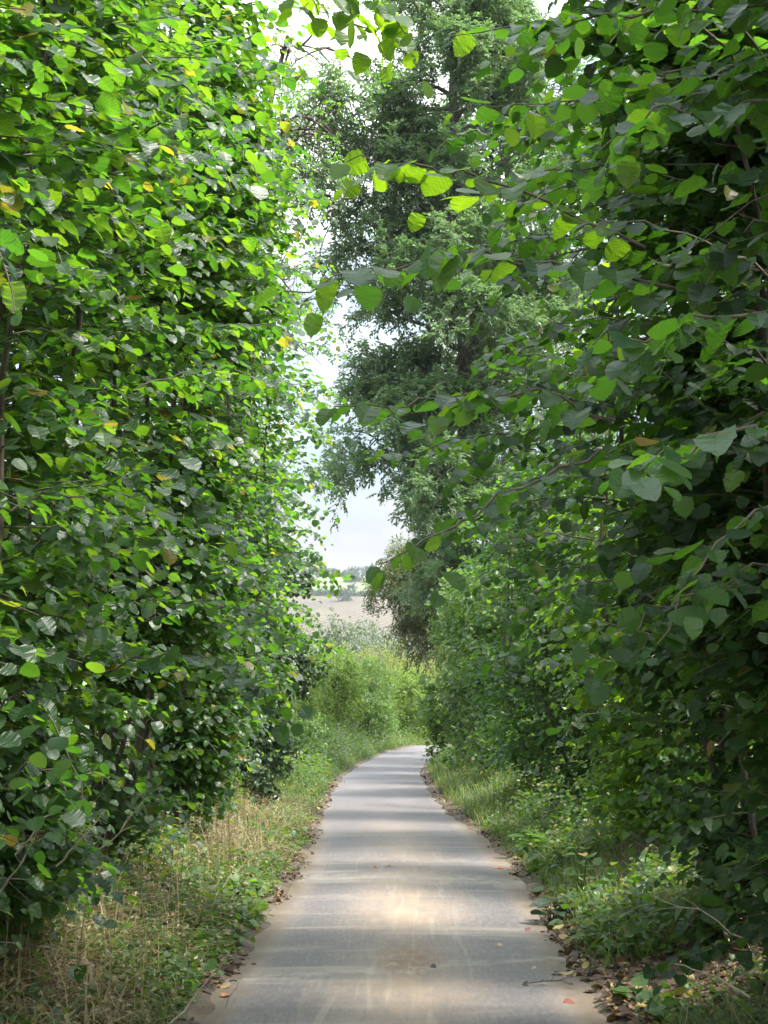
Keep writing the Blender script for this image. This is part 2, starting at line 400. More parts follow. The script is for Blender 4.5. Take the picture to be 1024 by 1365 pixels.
def shrub(name, label, cat, x, y, w, dpt, h, leaf, n, mat, seed, lump=10, tmpl=RHOMB, group=None, stems=5, zoff=0.0, base_h=0.05, shell=0.55, bark='bark', spiky=0.0):
    """a rounded shrub: leafy lobes on stems that fan out from its foot"""
    rs = np.random.RandomState(seed)
    gz = float(G(x, y)) + zoff
    root = empty(name, (x, y, gz), label, cat, group)
    # lobes spread over the crown's volume
    th = rs.rand(lump) * 6.283; u = rs.rand(lump) ** 0.5; zt = base_h + (0.95 - base_h) * (np.arange(lump) + rs.rand(lump)) / lump
    prof = np.sqrt(np.clip(1 - (np.abs(zt - 0.42) / 0.62) ** 2, 0.05, 1))
    c = np.stack([x + np.cos(th) * u * prof * w * 0.38, y + np.sin(th) * u * prof * dpt * 0.38, gz + zt * h * 0.9], -1)
    R = (0.16 + 0.16 * rs.rand(lump)) * min(w, h * 1.2)
    k = rs.choice(lump, n, p=R ** 2 / (R ** 2).sum())
    d = unit(rs.normal(0, 1, (n, 3)))
    # twigs: leaves gather along short random shoots so that the outline is uneven
    nsh = max(20, n // 14)
    sh_k = rs.choice(lump, nsh, p=R ** 2 / (R ** 2).sum()); sh_d = unit(rs.normal(0, 1, (nsh, 3)) + [0, 0, 0.25])
    si = rs.randint(0, nsh, n)
    rr = (shell + (1.15 - shell) * rs.rand(n) ** 0.7) * (0.8 + 0.45 * rs.rand(nsh)[si])
    p = c[sh_k[si]] + (unit(sh_d[si] + d * 0.16)) * (R[sh_k[si]] * rr)[:, None]
    p = np.where(p[:, 2:3] < gz + 0.02, np.stack([p[:, 0], p[:, 1], gz + 0.02 + rs.rand(n) * 0.3 * h], -1), p)
    out = sh_d[si]
    ax = out * 0.5 + rs.normal(0, 0.55, (n, 3)); ax[:, 2] -= 0.25; ax += np.array([0, 0, spiky])
    nm = np.array([0, 0, 0.9]) + out * 0.5 + rs.normal(0, 0.45, (n, 3))
    st = MB()
    for i in range(stems):
        tgt = c[rs.randint(lump)]
        b = np.array([x, y, gz - 0.05]) + np.array([rs.normal(0, .1) * w * .3, rs.normal(0, .1) * w * .3, 0])
        t = np.linspace(0, 1, 6)[:, None]
        pts = b + (tgt - b) * np.concatenate([t ** 1.3, t ** 1.3, t], 1)
        one = MB(); tube(one, pts, np.linspace(0.02 * h / 3 + 0.008, 0.005, 6), 5)
        one.build('stem', M[bark], root, True)
    mb = MB(); leaves(mb, tmpl, p, ax, nm, leaf * (0.6 + 0.7 * rs.rand(n)))
    mb.build('foliage', M[mat], root)
    return root

def tree(name, label, x, y, H, r0, limbs, leaf, mat, seed, ncl, lean=(0, 0), tmpl=LANCE, ivy=None, group=None, bark='ashbark', sub=7, tw=5, per=9, droop=0.6):
    """trunk with limbs; limbs: list of (height, azimuth, length, rise)"""
    rs = np.random.RandomState(seed)
    gz = float(G(x, y))
    root = empty(name, (x, y, gz), label, 'tree', group)
    zz = np.linspace(0, 1, 14)
    p = np.stack([x + lean[0] * zz ** 1.5 + np.cumsum(rs.normal(0, .07, 14)) * (zz > 0), y + lean[1] * zz + np.cumsum(rs.normal(0, .05, 14)) * (zz > 0), gz - 0.1 + zz * H], -1)
    tk = MB(); rad = r0 * (1 - zz) ** 0.75 + 0.03; rad[0] *= 1.5; tube(tk, p, rad, 12)
    trunk = tk.build('trunk', M[bark], root, True)
    B, A, Nn, S = [], [], [], []
    small = MB()
    for (hz, az, L, rise) in limbs:
        t0 = hz / H
        q = np.array([np.interp(t0, zz, p[:, m]) for m in range(3)])
        d = unit(np.array([math.cos(az), math.sin(az), rise]))
        lp = curve_pts(q, d, L, 0.15 + 0.25 * rs.rand(), 7, 0.045, rs)
        lb = MB(); rl = min(np.interp(t0, zz, rad) * 0.55, 0.03 + 0.022 * L); tube(lb, lp, np.linspace(rl, 0.012, 7), 7)
        lb.build('limb', M[bark], root, True)
        for s in range(sub):
            t1 = 0.36 + 0.64 * (s + rs.rand()) / sub
            q1 = np.array([np.interp(t1, np.linspace(0, 1, 7), lp[:, m]) for m in range(3)])
            d1 = unit(d * 0.6 + rs.normal(0, 0.65, 3) + [0, 0, 0.25])
            L1 = L * 0.34 * (0.6 + 0.6 * rs.rand()) * (1.15 - 0.4 * t1) + 0.25
            c1 = curve_pts(q1, d1, L1, 0.3, 5, 0.02, rs)
            tube(small, c1, np.linspace(0.022, 0.007, 5), 4)
            for w in range(tw):
                t2 = 0.3 + 0.7 * (w + rs.rand()) / tw
                q2 = np.array([np.interp(t2, np.linspace(0, 1, 5), c1[:, m]) for m in range(3)])
                d2 = unit(d1 * 0.5 + rs.normal(0, 0.7, 3))
                L2 = 0.25 + 0.4 * rs.rand()
                c2 = curve_pts(q2, d2, L2, 0.35, 3)
                tube(small, c2, np.linspace(0.008, 0.004, 3), 3)
                # compound leaves: leaflets in pairs along a hanging stalk
                m = max(1, int(ncl * (0.7 + 0.6 * rs.rand())))
                e = c2[0] + (c2[-1] - c2[0]) * (0.3 + 0.8 * rs.rand(m, 1)) + rs.normal(0, 0.06, (m, 3))
                rd = unit(d2 * 0.6 + rs.normal(0, 0.6, (m, 3)) + [0, 0, -droop * 0.5])
                sd = unit(np.cross(rd, [0, 0, 1]) + 1e-6)
                for g in range(per):
                    f = g / per
                    sg = 1 if g % 2 else -1
                    B.append(e + rd * (0.30 * (0.2 + f)) + np.array([0, 0, -0.10 * f * f]))
                    A.append(rd * 0.7 + sd * sg * (0.9 if g < per - 1 else 0.1) + rs.normal(0, .25, (m, 3)) + [0, 0, -0.25])
                    Nn.append(np.array([0, 0, 1.0]) + rs.normal(0, .4, (m, 3)))
                    S.append(leaf * (0.7 + 0.5 * rs.rand(m)))
    small.build('twig_sprays', M[bark], root)
    mb = MB(); leaves(mb, tmpl, np.concatenate(B), np.concatenate(A), np.concatenate(Nn), np.concatenate(S))
    mb.build('crown', M[mat], root)
    if ivy:
        z1, z2, n, rr = ivy
        zt = z1 + (z2 - z1) * rs.rand(n); th = rs.rand(n) * 6.283
        q = np.stack([np.interp(zt / H, zz, p[:, m]) for m in range(3)], -1)
        ro = np.interp(zt / H, zz, rad) + rr * rs.rand(n) ** 1.5 * (0.5 + 0.5 * np.sin(zt * 1.7 + th * 2))
        o = np.stack([np.cos(th), np.sin(th), np.zeros(n)], -1)
        iv = MB(); leaves(iv, HAZ2, q + o * ro[:, None], np.array([0, 0, -1.0]) + o * 0.3 + rs.normal(0, .4, (n, 3)), o + [0, 0, .5] + rs.normal(0, .3, (n, 3)), 0.10 * (0.6 + 0.7 * rs.rand(n)))
        iv.build('ivy', M['ivy'], root)
    return root, sum(len(b) for b in B)

# ------------------------------------------------------------------ ground, lane, fields
def graded(a, b, fine, lo, hi, grow=1.12):
    v = list(np.arange(lo, hi + 1e-6, fine)); s = fine
    while v[-1] < b: s *= grow; v.append(v[-1] + s)
    s = fine; w = []
    x = lo
    while x > a: s *= grow; x -= s; w.append(x)
    return np.array(w[::-1] + v)

def grid_mesh(X, Y, Z, keep=None):
    n, m = X.shape
    i = np.arange(n - 1)[:, None] * m + np.arange(m - 1)[None]
    f = np.stack([i, i + 1, i + m + 1, i + m], -1).reshape(-1, 4)
    mb = MB(); mb.add(np.stack([X, Y, Z], -1).reshape(-1, 3), f, np.stack([X, Y], -1).reshape(-1, 2))
    return mb

def ground_mat():
    m, nt = new_mat('verge_soil'); L = nt.links.new
    tc = N(nt, 'ShaderNodeTexCoord')
    n1 = N(nt, 'ShaderNodeTexNoise'); n1.inputs['Scale'].default_value = 3.0; n1.inputs['Detail'].default_value = 8; L(tc.outputs['Object'], n1.inputs[0])
    r1 = ramp(nt, [(0.3, (.045, .033, .022)), (0.5, (.088, .066, .046)), (0.68, (.150, .118, .083))]); L(n1.outputs[0], r1.inputs[0])
    n2 = N(nt, 'ShaderNodeTexNoise'); n2.inputs['Scale'].default_value = 0.05; n2.inputs['Detail'].default_value = 6; L(tc.outputs['Object'], n2.inputs[0])
    r2 = ramp(nt, [(0.35, (.075, .115, .035)), (0.65, (.14, .18, .055))]); L(n2.outputs[0], r2.inputs[0])
    sp = N(nt, 'ShaderNodeSeparateXYZ'); L(tc.outputs['Object'], sp.inputs[0])
    mr = N(nt, 'ShaderNodeMapRange'); mr.inputs[1].default_value = 60; mr.inputs[2].default_value = 85; L(sp.outputs[1], mr.inputs[0])
    mx = N(nt, 'ShaderNodeMix', data_type='RGBA'); L(mr.outputs[0], mx.inputs[0]); L(r1.outputs[0], mx.inputs[6]); L(r2.outputs[0], mx.inputs[7])
    n3 = N(nt, 'ShaderNodeTexNoise'); n3.inputs['Scale'].default_value = 40; n3.inputs['Detail'].default_value = 4; L(tc.outputs['Object'], n3.inputs[0])
    bp = N(nt, 'ShaderNodeBump'); bp.inputs['Strength'].default_value = 0.6; bp.inputs['Distance'].default_value = 0.02; L(n3.outputs[0], bp.inputs['Height'])
    pb = N(nt, 'ShaderNodeBsdfPrincipled'); pb.inputs['Roughness'].default_value = 0.95; L(mx.outputs[2], pb.inputs['Base Color']); L(bp.outputs[0], pb.inputs['Normal'])
    out = N(nt, 'ShaderNodeOutputMaterial'); L(pb.outputs[0], out.inputs[0])
    return m

def lane_mat():
    """worn asphalt; UV = (metres from the crown of the lane, metres along it)"""
    m, nt = new_mat('worn_asphalt'); L = nt.links.new
    uv = N(nt, 'ShaderNodeUVMap'); sp = N(nt, 'ShaderNodeSeparateXYZ'); L(uv.outputs[0], sp.inputs[0])
    def noise(scale, sx, sy, det=5, rough=0.55, dist=0.0):
        mp = N(nt, 'ShaderNodeMapping'); mp.inputs[3].default_value = (sx, sy, 1); L(uv.outputs[0], mp.inputs[0])
        n = N(nt, 'ShaderNodeTexNoise'); n.inputs['Scale'].default_value = scale; n.inputs['Detail'].default_value = det
        n.inputs['Roughness'].default_value = rough; n.inputs['Distortion'].default_value = dist; L(mp.outputs[0], n.inputs[0]); return n.outputs[0]
    def mrange(v, a, b, c=0.0, d=1.0):
        r = N(nt, 'ShaderNodeMapRange'); r.inputs[1].default_value = a; r.inputs[2].default_value = b; r.inputs[3].default_value = c; r.inputs[4].default_value = d
        L(v, r.inputs[0]); return r.outputs[0]
    def math_(op, a, b=None):
        n = N(nt, 'ShaderNodeMath', operation=op); n.use_clamp = False
        for i, x in enumerate((a, b)):
            if x is None: continue
            if isinstance(x, (int, float)): n.inputs[i].default_value = x
            else: L(x, n.inputs[i])
        return n.outputs[0]
    def mix(f, a, b):
        n = N(nt, 'ShaderNodeMix', data_type='RGBA')
        for i, x in ((0, f), (6, a), (7, b)):
            if isinstance(x, tuple): n.inputs[i].default_value = (*x, 1)
            elif isinstance(x, float): n.inputs[i].default_value = x
            else: L(x, n.inputs[i])
        return n.outputs[2]
    base = ramp(nt, [(0.3, (.104, .094, .095)), (0.55, (.127, .115, .115)), (0.75, (.152, .138, .136))]); L(noise(1.6, 1, 0.35, 6), base.inputs[0])
    col = base.outputs[0]
    # grain of the chippings
    gr = ramp(nt, [(0.36, (.50, .50, .51)), (0.5, (.95, .95, .95)), (0.64, (1.6, 1.58, 1.54))]); L(noise(34, 1, .22, 6, .8), gr.inputs[0])
    mm = N(nt, 'ShaderNodeMix', data_type='RGBA', blend_type='MULTIPLY'); mm.inputs[0].default_value = 0.55; L(col, mm.inputs[6]); L(gr.outputs[0], mm.inputs[7]); col = mm.outputs[2]
    x = sp.outputs[0]; y = sp.outputs[1]
    # washed sand: along the crown between the wheel tracks, and along both edges
    ax = math_('ABSOLUTE', math_('ADD', x, 0.02))
    crown = mrange(ax, 0.62, 0.08)
    streak = mrange(noise(7.0, 1.0, 0.28, 9, 0.72, 0.6), 0.30, 0.72)
    patch = mrange(noise(0.55, 0.8, 1.0, 3), 0.38, 0.62)
    neary = mrange(y, 24, 13)
    sand1 = math_('MULTIPLY', math_('MULTIPLY', crown, math_('ADD', math_('MULTIPLY', streak, 0.75), 0.33)), math_('MULTIPLY', math_('ADD', math_('MULTIPLY', patch, 0.6), 0.55), neary))
    edge = mrange(ax, 0.82, 1.10)
    sand2 = math_('MULTIPLY', math_('MULTIPLY', edge, mrange(noise(2.2, 1, 0.3, 6, 0.65), 0.36, 0.62)), mrange(y, 34, 18, 0.12, 0.9))
    # pale dusty smears lying across the lane
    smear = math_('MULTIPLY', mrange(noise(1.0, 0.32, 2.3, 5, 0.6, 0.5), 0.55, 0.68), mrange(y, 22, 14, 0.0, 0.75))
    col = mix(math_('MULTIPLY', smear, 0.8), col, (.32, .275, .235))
    col = mix(math_('MINIMUM', math_('MULTIPLY', sand1, 0.95), 0.9), col, (.33, .245, .172))
    col = mix(sand2, col, (.29, .215, .15))
    # thin pale tyre lines
    tl = math_('MULTIPLY', mrange(noise(9.0, 1.0, 0.05, 2, 0.4, 1.6), 0.58, 0.66), math_('MULTIPLY', mrange(ax, 0.7, 0.3), mrange(y, 20, 14)))
    col = mix(math_('MULTIPLY', math_('MULTIPLY', tl, mrange(noise(3.5, 1, .5, 5, .7), .3, .5)), 0.38), col, (.36, .31, .24))
    # darker damp scuffs
    dk = math_('MULTIPLY', mrange(noise(2.6, 0.7, 0.8, 6, 0.7), 0.60, 0.72), 0.35)
    col = mix(dk, col, (.115, .095, .075))
    ed = math_('MULTIPLY', mrange(math_('ADD', ax, math_('MULTIPLY', noise(3.0, 1, .7, 6, .75), 0.45)), 1.14, 1.26), .8)
    col = mix(ed, col, (.115, .088, .062))
    # pale bands across the lane: sediment, with soft sunlight painted into the same colour
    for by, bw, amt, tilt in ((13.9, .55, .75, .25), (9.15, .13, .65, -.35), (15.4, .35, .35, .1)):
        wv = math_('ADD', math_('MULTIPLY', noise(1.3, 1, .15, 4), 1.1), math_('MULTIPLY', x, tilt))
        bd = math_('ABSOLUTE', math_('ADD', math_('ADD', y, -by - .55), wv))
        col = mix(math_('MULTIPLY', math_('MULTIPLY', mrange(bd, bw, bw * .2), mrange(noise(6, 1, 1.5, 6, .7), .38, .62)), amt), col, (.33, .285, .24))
    # brown muddy patch on the crown, and joints across the lane further down
    dx = math_('MULTIPLY', math_('ADD', x, -0.02), 3.6); dy = math_('MULTIPLY', math_('ADD', y, -9.5), 1.1)
    rr = math_('SQRT', math_('ADD', math_('MULTIPLY', dx, dx), math_('MULTIPLY', dy, dy)))
    mud = math_('MULTIPLY', mrange(rr, 1.0, 0.35), mrange(noise(16, 1, 0.5, 4, 0.7), 0.36, 0.56))
    col = mix(math_('MULTIPLY', mud, 0.85), col, (.16, .088, .042))
    for jy, w, a in ((28.4, 0.10, 0.55), (34.6, 0.12, 0.35), (22.6, 0.07, 0.3)):
        wob = math_('MULTIPLY', mrange(noise(1.5, 1, 0.0, 3), 0.0, 1.0, -0.25, 0.25), 1.0)
        j = math_('ABSOLUTE', math_('ADD', math_('ADD', y, -jy), wob))
        col = mix(math_('MULTIPLY', mrange(j, w, 0.0), a), col, (.085, .085, .09))
    pb = N(nt, 'ShaderNodeBsdfPrincipled'); pb.inputs['Roughness'].default_value = 0.62; pb.inputs['Specular IOR Level'].default_value = 0.45
    L(col, pb.inputs['Base Color'])
    bp = N(nt, 'ShaderNodeBump'); bp.inputs['Strength'].default_value = 0.35; bp.inputs['Distance'].default_value = 0.006
    L(noise(70, 1, 1, 3), bp.inputs['Height']); L(bp.outputs[0], pb.inputs['Normal'])
    out = N(nt, 'ShaderNodeOutputMaterial'); L(pb.outputs[0], out.inputs[0])
    return m

def field_mat(name, c1, c2, sc, stripes=False):
    m, nt = new_mat(name); L = nt.links.new
    tc = N(nt, 'ShaderNodeTexCoord'); mp = N(nt, 'ShaderNodeMapping'); mp.inputs[3].default_value = (sc, sc * 0.3, sc); L(tc.outputs['Object'], mp.inputs[0])
    n = N(nt, 'ShaderNodeTexNoise'); n.inputs['Scale'].default_value = 1; n.inputs['Detail'].default_value = 7; n.inputs['Roughness'].default_value = 0.65; L(mp.outputs[0], n.inputs[0])
    r = ramp(nt, [(0.3, c1), (0.7, c2)])
    wv = N(nt, 'ShaderNodeTexWave', bands_direction='X'); wv.inputs['Scale'].default_value = 0.07; wv.inputs['Distortion'].default_value = 3.0; wv.inputs['Detail'].default_value = 2; wv.inputs['Detail Scale'].default_value = .3
    rot = N(nt, 'ShaderNodeMapping'); rot.inputs[2].default_value = (0, 0, .35); L(tc.outputs['Object'], rot.inputs[0]); L(rot.outputs[0], wv.inputs[0])
    wm = N(nt, 'ShaderNodeMix'); wm.inputs[0].default_value = .3; L(n.outputs[0], wm.inputs[2]); L(wv.outputs[1], wm.inputs[3]); L(wm.outputs[0], r.inputs[0])
    pb = N(nt, 'ShaderNodeBsdfPrincipled'); pb.inputs['Roughness'].default_value = 0.95; L(r.outputs[0], pb.inputs['Base Color'])
    out = N(nt, 'ShaderNodeOutputMaterial'); L(pb.outputs[0], out.inputs[0])
    return m

# ground
ds = graded(-3000, 3000, 0.06, -3.2, 3.2, 1.14)
ys = graded(-600, 3500, 0.09, 5.5, 30, 1.03)
DD, YY = np.meshgrid(ds, ys)
XX = DD + cen(YY) * (1 - sstep(20, 60, np.abs(DD)))
g = grid_mesh(XX, YY, G(XX, YY)).build('ground', ground_mat(), None, True); tag(g, kind='structure', label='earth verges and banks beside the lane, running into the valley', cat='ground')
# the lane
ly = np.arange(-12, 84, 0.12); lu = np.linspace(-1, 1, 25)
UU, LY = np.meshgrid(lu, ly)
W = hwid(LY) + 0.12
LX = cen(LY) + UU * W
LZ = z0(LY) + 0.018 * (1 - UU ** 2) - 0.005 + 0.006 * vnoise(LX, LY, 1.3, 21)
mb = grid_mesh(LX, LY, LZ); mb.uv = [np.stack([(UU * W), LY], -1).reshape(-1, 2).astype(np.float32)]
lane = mb.build('lane', lane_mat(), None, True); tag(lane, kind='structure', label='narrow worn asphalt lane with a sandy crown bending right', cat='lane')
# the fields on the far hillside
def field(name, y1, y2, x1, x2, mat, label):
    a, b = np.meshgrid(np.linspace(x1, x2, 60), np.linspace(y1, y2, 50))
    b = b + 14 * vnoise(a, b * 0, 160, 31)
    o = grid_mesh(a, b, G(a, b) + 0.35).build(name, mat, None, True); return tag(o, kind='structure', label=label, cat='field')
field('ploughed_field', 520, 782, -260, 240, field_mat('ploughed_earth', (.044, .034, .019), (.112, .091, .056), 0.05), 'brown ploughed field on the far hillside')
field('pasture_field', 790, 985, -300, 260, field_mat('pasture', (.08, .11, .04), (.125, .155, .06), 0.03), 'pale green pasture above the ploughed field')

# ------------------------------------------------------------------ hedge faces (distance from the lane's centre line by height)
def prof(*pts):
    a = np.array(pts, float)
    return lambda z: float(np.interp(z, a[:, 0], a[:, 1]))
FL = prof((0, 1.85), (0.6, 1.58), (1.3, 1.40), (2.2, 1.34), (4, 1.28), (6, 1.28), (8, 1.4), (10, 1.6))
FR = prof((0, 1.9), (0.6, 1.65), (1.4, 1.5), (2.4, 1.42), (4, 1.45), (6, 1.8), (10, 2.4))
FRn = prof((0, 1.75), (0.5, 1.45), (1.1, 1.2), (2.5, 1.0), (3.6, 0.85), (5, 0.62), (7, 0.6), (9, .9))
FL2 = lambda z: FL(z) + 0.22
GH = 'hazel bushes in the hedge beside the lane'
tot = 0
def hz(*a, **k):
    global tot
    r, n = hazel(*a, **k); tot += n
    return r
def arches(n, side, y1, y2, z1, z2, root, tip1, tip2, seed, lf):
    rs = np.random.RandomState(seed); out = []
    for i in range(n):
        y = rs.uniform(y1, y2); z = z1 + (z2 - z1) * (i + rs.rand()) / n; dy = rs.normal(-.15, .4); tip = rs.uniform(tip1, tip2)
        c = float(cen(y)); x0 = c + side * root; x1 = c + side * tip; dr = rs.uniform(-.05, .35)
        f = [0, .3, .6, .85, 1]; h = [-.12, .02, .06, .02, -.10]
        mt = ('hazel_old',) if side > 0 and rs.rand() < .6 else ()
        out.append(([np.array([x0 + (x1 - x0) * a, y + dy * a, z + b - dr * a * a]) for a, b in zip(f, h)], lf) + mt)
    return out
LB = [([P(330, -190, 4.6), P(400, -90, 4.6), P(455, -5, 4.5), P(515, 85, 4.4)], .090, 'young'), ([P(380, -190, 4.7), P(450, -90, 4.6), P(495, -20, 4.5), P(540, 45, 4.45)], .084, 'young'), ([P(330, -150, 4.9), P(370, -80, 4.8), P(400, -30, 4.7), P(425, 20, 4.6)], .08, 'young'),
      ([P(170, 60, 5.4), P(260, 130, 5.2), P(310, 180, 5.1), P(345, 245, 5.0)], .080)]
hz('broad leaved hazel bush at the left picture edge, nearest the viewer', 4.9, -1, 7.0, FL, 16, 101, spread=1.7, leaf=.094, branches=LB + arches(8, -1, 4.4, 6.2, .8, 4.4, 1.6, 1.05, 1.3, 39, .076), group=GH)
hz('hazel bush with pale shiny leaves above the dry grass verge', 8.0, -1, 7.2, FL, 15, 102, spread=1.6, leaf=.096, branches=arches(10, -1, 6.7, 9.3, 1.2, 6.0, 1.5, .55, .95, 34, .085), group=GH)
hz('tall hazel bush with yellow green sunlit leaves in the middle of the left hedge', 11.2, -1, 8.6, FL, 14, 103, spread=1.5, leaf=.096, branches=arches(10, -1, 9.899999999999999, 12.5, 1.2, 6.3, 1.5, .55, .95, 35, .085), group=GH)
hz('hazel bush hanging low over the straw coloured grass', 14.5, -1, 9.6, FL, 11, 104, leaf=.096, branches=arches(10, -1, 13.2, 15.8, 1.2, 6.7, 1.5, .65, 1.05, 36, .085), group=GH, zmin=.3)
hz('tallest hazel bush of the left hedge, top against the sky', 18.2, -1, 11.2, FL2, 11, 105, per_m=15, leaf=.100, branches=arches(8, -1, 16.9, 19.5, 1.2, 7.2, 1.5, .72, 1.1, 37, .085), group=GH)
hz('hazel bush before the dark ivy covered shrub', 22.0, -1, 9.4, FL2, 10, 106, per_m=14, leaf=.100, branches=arches(8, -1, 20.7, 23.3, 1.2, 7.6, 1.5, .8, 1.15, 38, .085), group=GH)
hz('farthest hazel bush of the left hedge, behind the dark shrub', 27.5, -1, 8.0, prof((0, 2.4), (3, 2.0), (10, 2.2)), 9, 107, per_m=12, leaf=.10, group=GH)

RB = [([P(905, 385, 4.3), P(760, 347, 4.2), P(620, 345, 4.0), P(500, 362, 3.9), P(378, 388, 3.8)], .096),
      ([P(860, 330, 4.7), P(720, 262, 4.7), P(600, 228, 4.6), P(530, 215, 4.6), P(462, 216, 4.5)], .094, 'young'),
      ([P(820, 560, 4.6), P(700, 520, 4.6), P(600, 520, 4.5), P(520, 540, 4.5), P(445, 542, 4.4)], .095),
      ([P(800, 600, 4.4), P(720, 640, 4.3), P(620, 690, 4.1), P(555, 722, 4.0), P(505, 752, 3.9)], .076)]
RB2 = [([P(1080, 400, 3.6), P(960, 425, 3.5), P(860, 445, 3.45), P(790, 460, 3.4)], .080),
       ([P(1060, 560, 3.3), P(985, 580, 3.2), P(910, 595, 3.15), P(840, 612, 3.1)], .082),
       ([P(1090, 0, 4.4), P(900, 15, 4.5), P(760, 30, 4.5), P(600, 48, 4.5)], .080),
       ([P(1100, 60, 4.2), P(960, 80, 4.3), P(800, 130, 4.3), P(690, 145, 4.4), P(605, 150, 4.4)], .080),
       ([P(1080, 150, 3.7), P(960, 140, 3.7), P(880, 150, 3.6), P(800, 200, 3.6)], .090)]
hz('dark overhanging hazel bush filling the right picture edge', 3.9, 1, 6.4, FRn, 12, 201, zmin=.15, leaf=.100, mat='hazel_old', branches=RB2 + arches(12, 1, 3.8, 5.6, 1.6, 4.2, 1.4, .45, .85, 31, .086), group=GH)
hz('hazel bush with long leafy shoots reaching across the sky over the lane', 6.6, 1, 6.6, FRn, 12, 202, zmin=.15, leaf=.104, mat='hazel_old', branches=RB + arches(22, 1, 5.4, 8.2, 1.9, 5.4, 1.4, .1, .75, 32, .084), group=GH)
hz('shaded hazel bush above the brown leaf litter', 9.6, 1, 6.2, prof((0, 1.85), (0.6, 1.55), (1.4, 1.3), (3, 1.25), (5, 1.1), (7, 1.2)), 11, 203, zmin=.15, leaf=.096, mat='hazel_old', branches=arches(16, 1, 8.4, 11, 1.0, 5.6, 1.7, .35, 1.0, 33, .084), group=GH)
RB3 = [([P(700, 590, 7.4), P(640, 575, 7.3), P(570, 600, 7.2), P(520, 612, 7.1), P(472, 585, 7.0)], .078)]
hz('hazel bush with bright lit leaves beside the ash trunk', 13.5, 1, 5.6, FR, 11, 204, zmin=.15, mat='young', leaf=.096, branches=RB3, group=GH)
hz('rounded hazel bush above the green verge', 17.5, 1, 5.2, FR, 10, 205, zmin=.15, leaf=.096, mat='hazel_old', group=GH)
hz('hazel bush behind the rounded one, in the right hedge', 21.8, 1, 5.0, FR, 10, 206, per_m=15, leaf=.100, group=GH)
print('hazel leaves', tot)

# ------------------------------------------------------------------ other shrubs and trees along the lane
cx = lambda y, o: float(cen(y)) + o
shrub('ivy_shrub', 'dark ivy covered shrub at the end of the left hedge', 'shrub', cx(25, -2.05), 25.0, 1.7, 3.0, 5.2, .085, 9000, 'ivy', 301, 16, HAZ2)
shrub('ivy_shrub', 'low dark ivy shrub at the foot of the left hedge', 'shrub', cx(21.5, -1.95), 21.5, 1.0, 2.2, 1.5, .075, 2600, 'ivy', 302, 9, HAZ2)
shrub('elder_bush', 'mid green bush on the inside of the bend', 'bush', cx(27, 2.35), 27.0, 2.4, 3.6, 4.6, .085, 12000, 'mid', 303, 18, HAZ2)
shrub('elder_bush', 'green bush leaning over the far end of the lane', 'bush', cx(33, 2.15), 33.0, 2.4, 4.0, 4.8, .09, 12000, 'mid', 304, 18, HAZ2)
shrub('ivy_shrub', 'ivy shrub in the gap of the right hedge', 'shrub', cx(30, 2.6), 30.5, 2.0, 2.4, 3.6, .085, 6000, 'ivy', 305, 12, HAZ2)
shrub('elder_bush', 'small leaved bush at the corner where the lane disappears', 'bush', cx(41, 2.5), 41.0, 2.6, 5.0, 4.0, .09, 11000, 'mid', 306, 16, RHOMB)
# outside of the bend
shrub('yellow_shrub', 'yellow green shrub left of the bend', 'shrub', -2.05, 38.0, 1.7, 3.2, 2.3, .085, 7000, 'bright', 311, 14, RHOMB)
shrub('dogwood_shrub', 'dark green shrub low on the verge left of the bend', 'shrub', -1.95, 31.5, 1.5, 3.6, 1.25, .08, 4600, 'mid', 312, 10, RHOMB)
shrub('willow_shrub', 'feathery pale green shrub behind the outer edge of the bend', 'shrub', -0.75, 59.0, 2.8, 3.2, 2.8, .14, 9000, 'mid', 313, 16, LANCE, spiky=0.5)
shrub('leafy_shrub', 'bright green shrub on the outside of the bend', 'shrub', 1.0, 65.5, 3.0, 3.2, 3.2, .13, 10500, 'bright', 314, 15, RHOMB)
shrub('leafy_shrub', 'bright shrub between the yellow green and the feathery shrub', 'shrub', -2.3, 54.0, 2.6, 4.0, 3.0, .13, 10500, 'bright', 315, 15, RHOMB)
shrub('olive_bush', 'large olive green bush behind the shrubs at the bend', 'bush', 0.6, 84.0, 6.0, 5.0, 6.0, .18, 19000, 'olive', 316, 20, LANCE, spiky=0.35)
shrub('olive_bush', 'olive green bush glimpsed past the far right hedge', 'bush', 3.6, 78.0, 4.2, 4.0, 5.6, .16, 8000, 'olive', 317, 16, LANCE, spiky=0.35)

shrub('leafy_shrub', 'low green shrub at the foot of the feathery one', 'shrub', -0.55, 55.5, 2.4, 2.6, 1.7, .11, 6000, 'mid', 318, 12, RHOMB)
rs = np.random.RandomState(5)
def limbset(n, z1, z2, L1, L2, rise, az0=0.0, wide=math.pi):
    return [(z1 + (z2 - z1) * (i + rs.rand()) / n, az0 + rs.uniform(-wide, wide), L1 + (L2 - L1) * rs.rand(), rise + rs.normal(0, .2)) for i in range(n)]
al = limbset(52, 7.0, 21.5, 1.5, 4.2, 0.75)
al += [(15.2, math.pi * 1.02, 5.4, .62), (17.0, math.pi * .96, 5.2, .30), (16.0, math.pi * 1.08, 4.6, .28), (18.0, math.pi * 1.03, 5.0, .1), (14.4, math.pi * .93, 4.0, .55)]
al += [(rs.uniform(4.0, 7.5), -math.pi * .42 + rs.uniform(-.9, .9), rs.uniform(1.6, 2.8), .3) for _ in range(12)]
al += [(8.0, math.pi * 1.0, 3.2, .25), (8.6, math.pi * 1.2, 3.4, .2), (9.4, math.pi * 1.35, 3.2, .3), (10.2, math.pi * 1.1, 3.0, .3), (7.6, math.pi * 1.4, 3.4, .25), (12.5, math.pi * 1.3, 3.0, .4), (11.2, math.pi * 1.55, 3.0, .4), (13.5, math.pi * 1.5, 3.0, .4)]
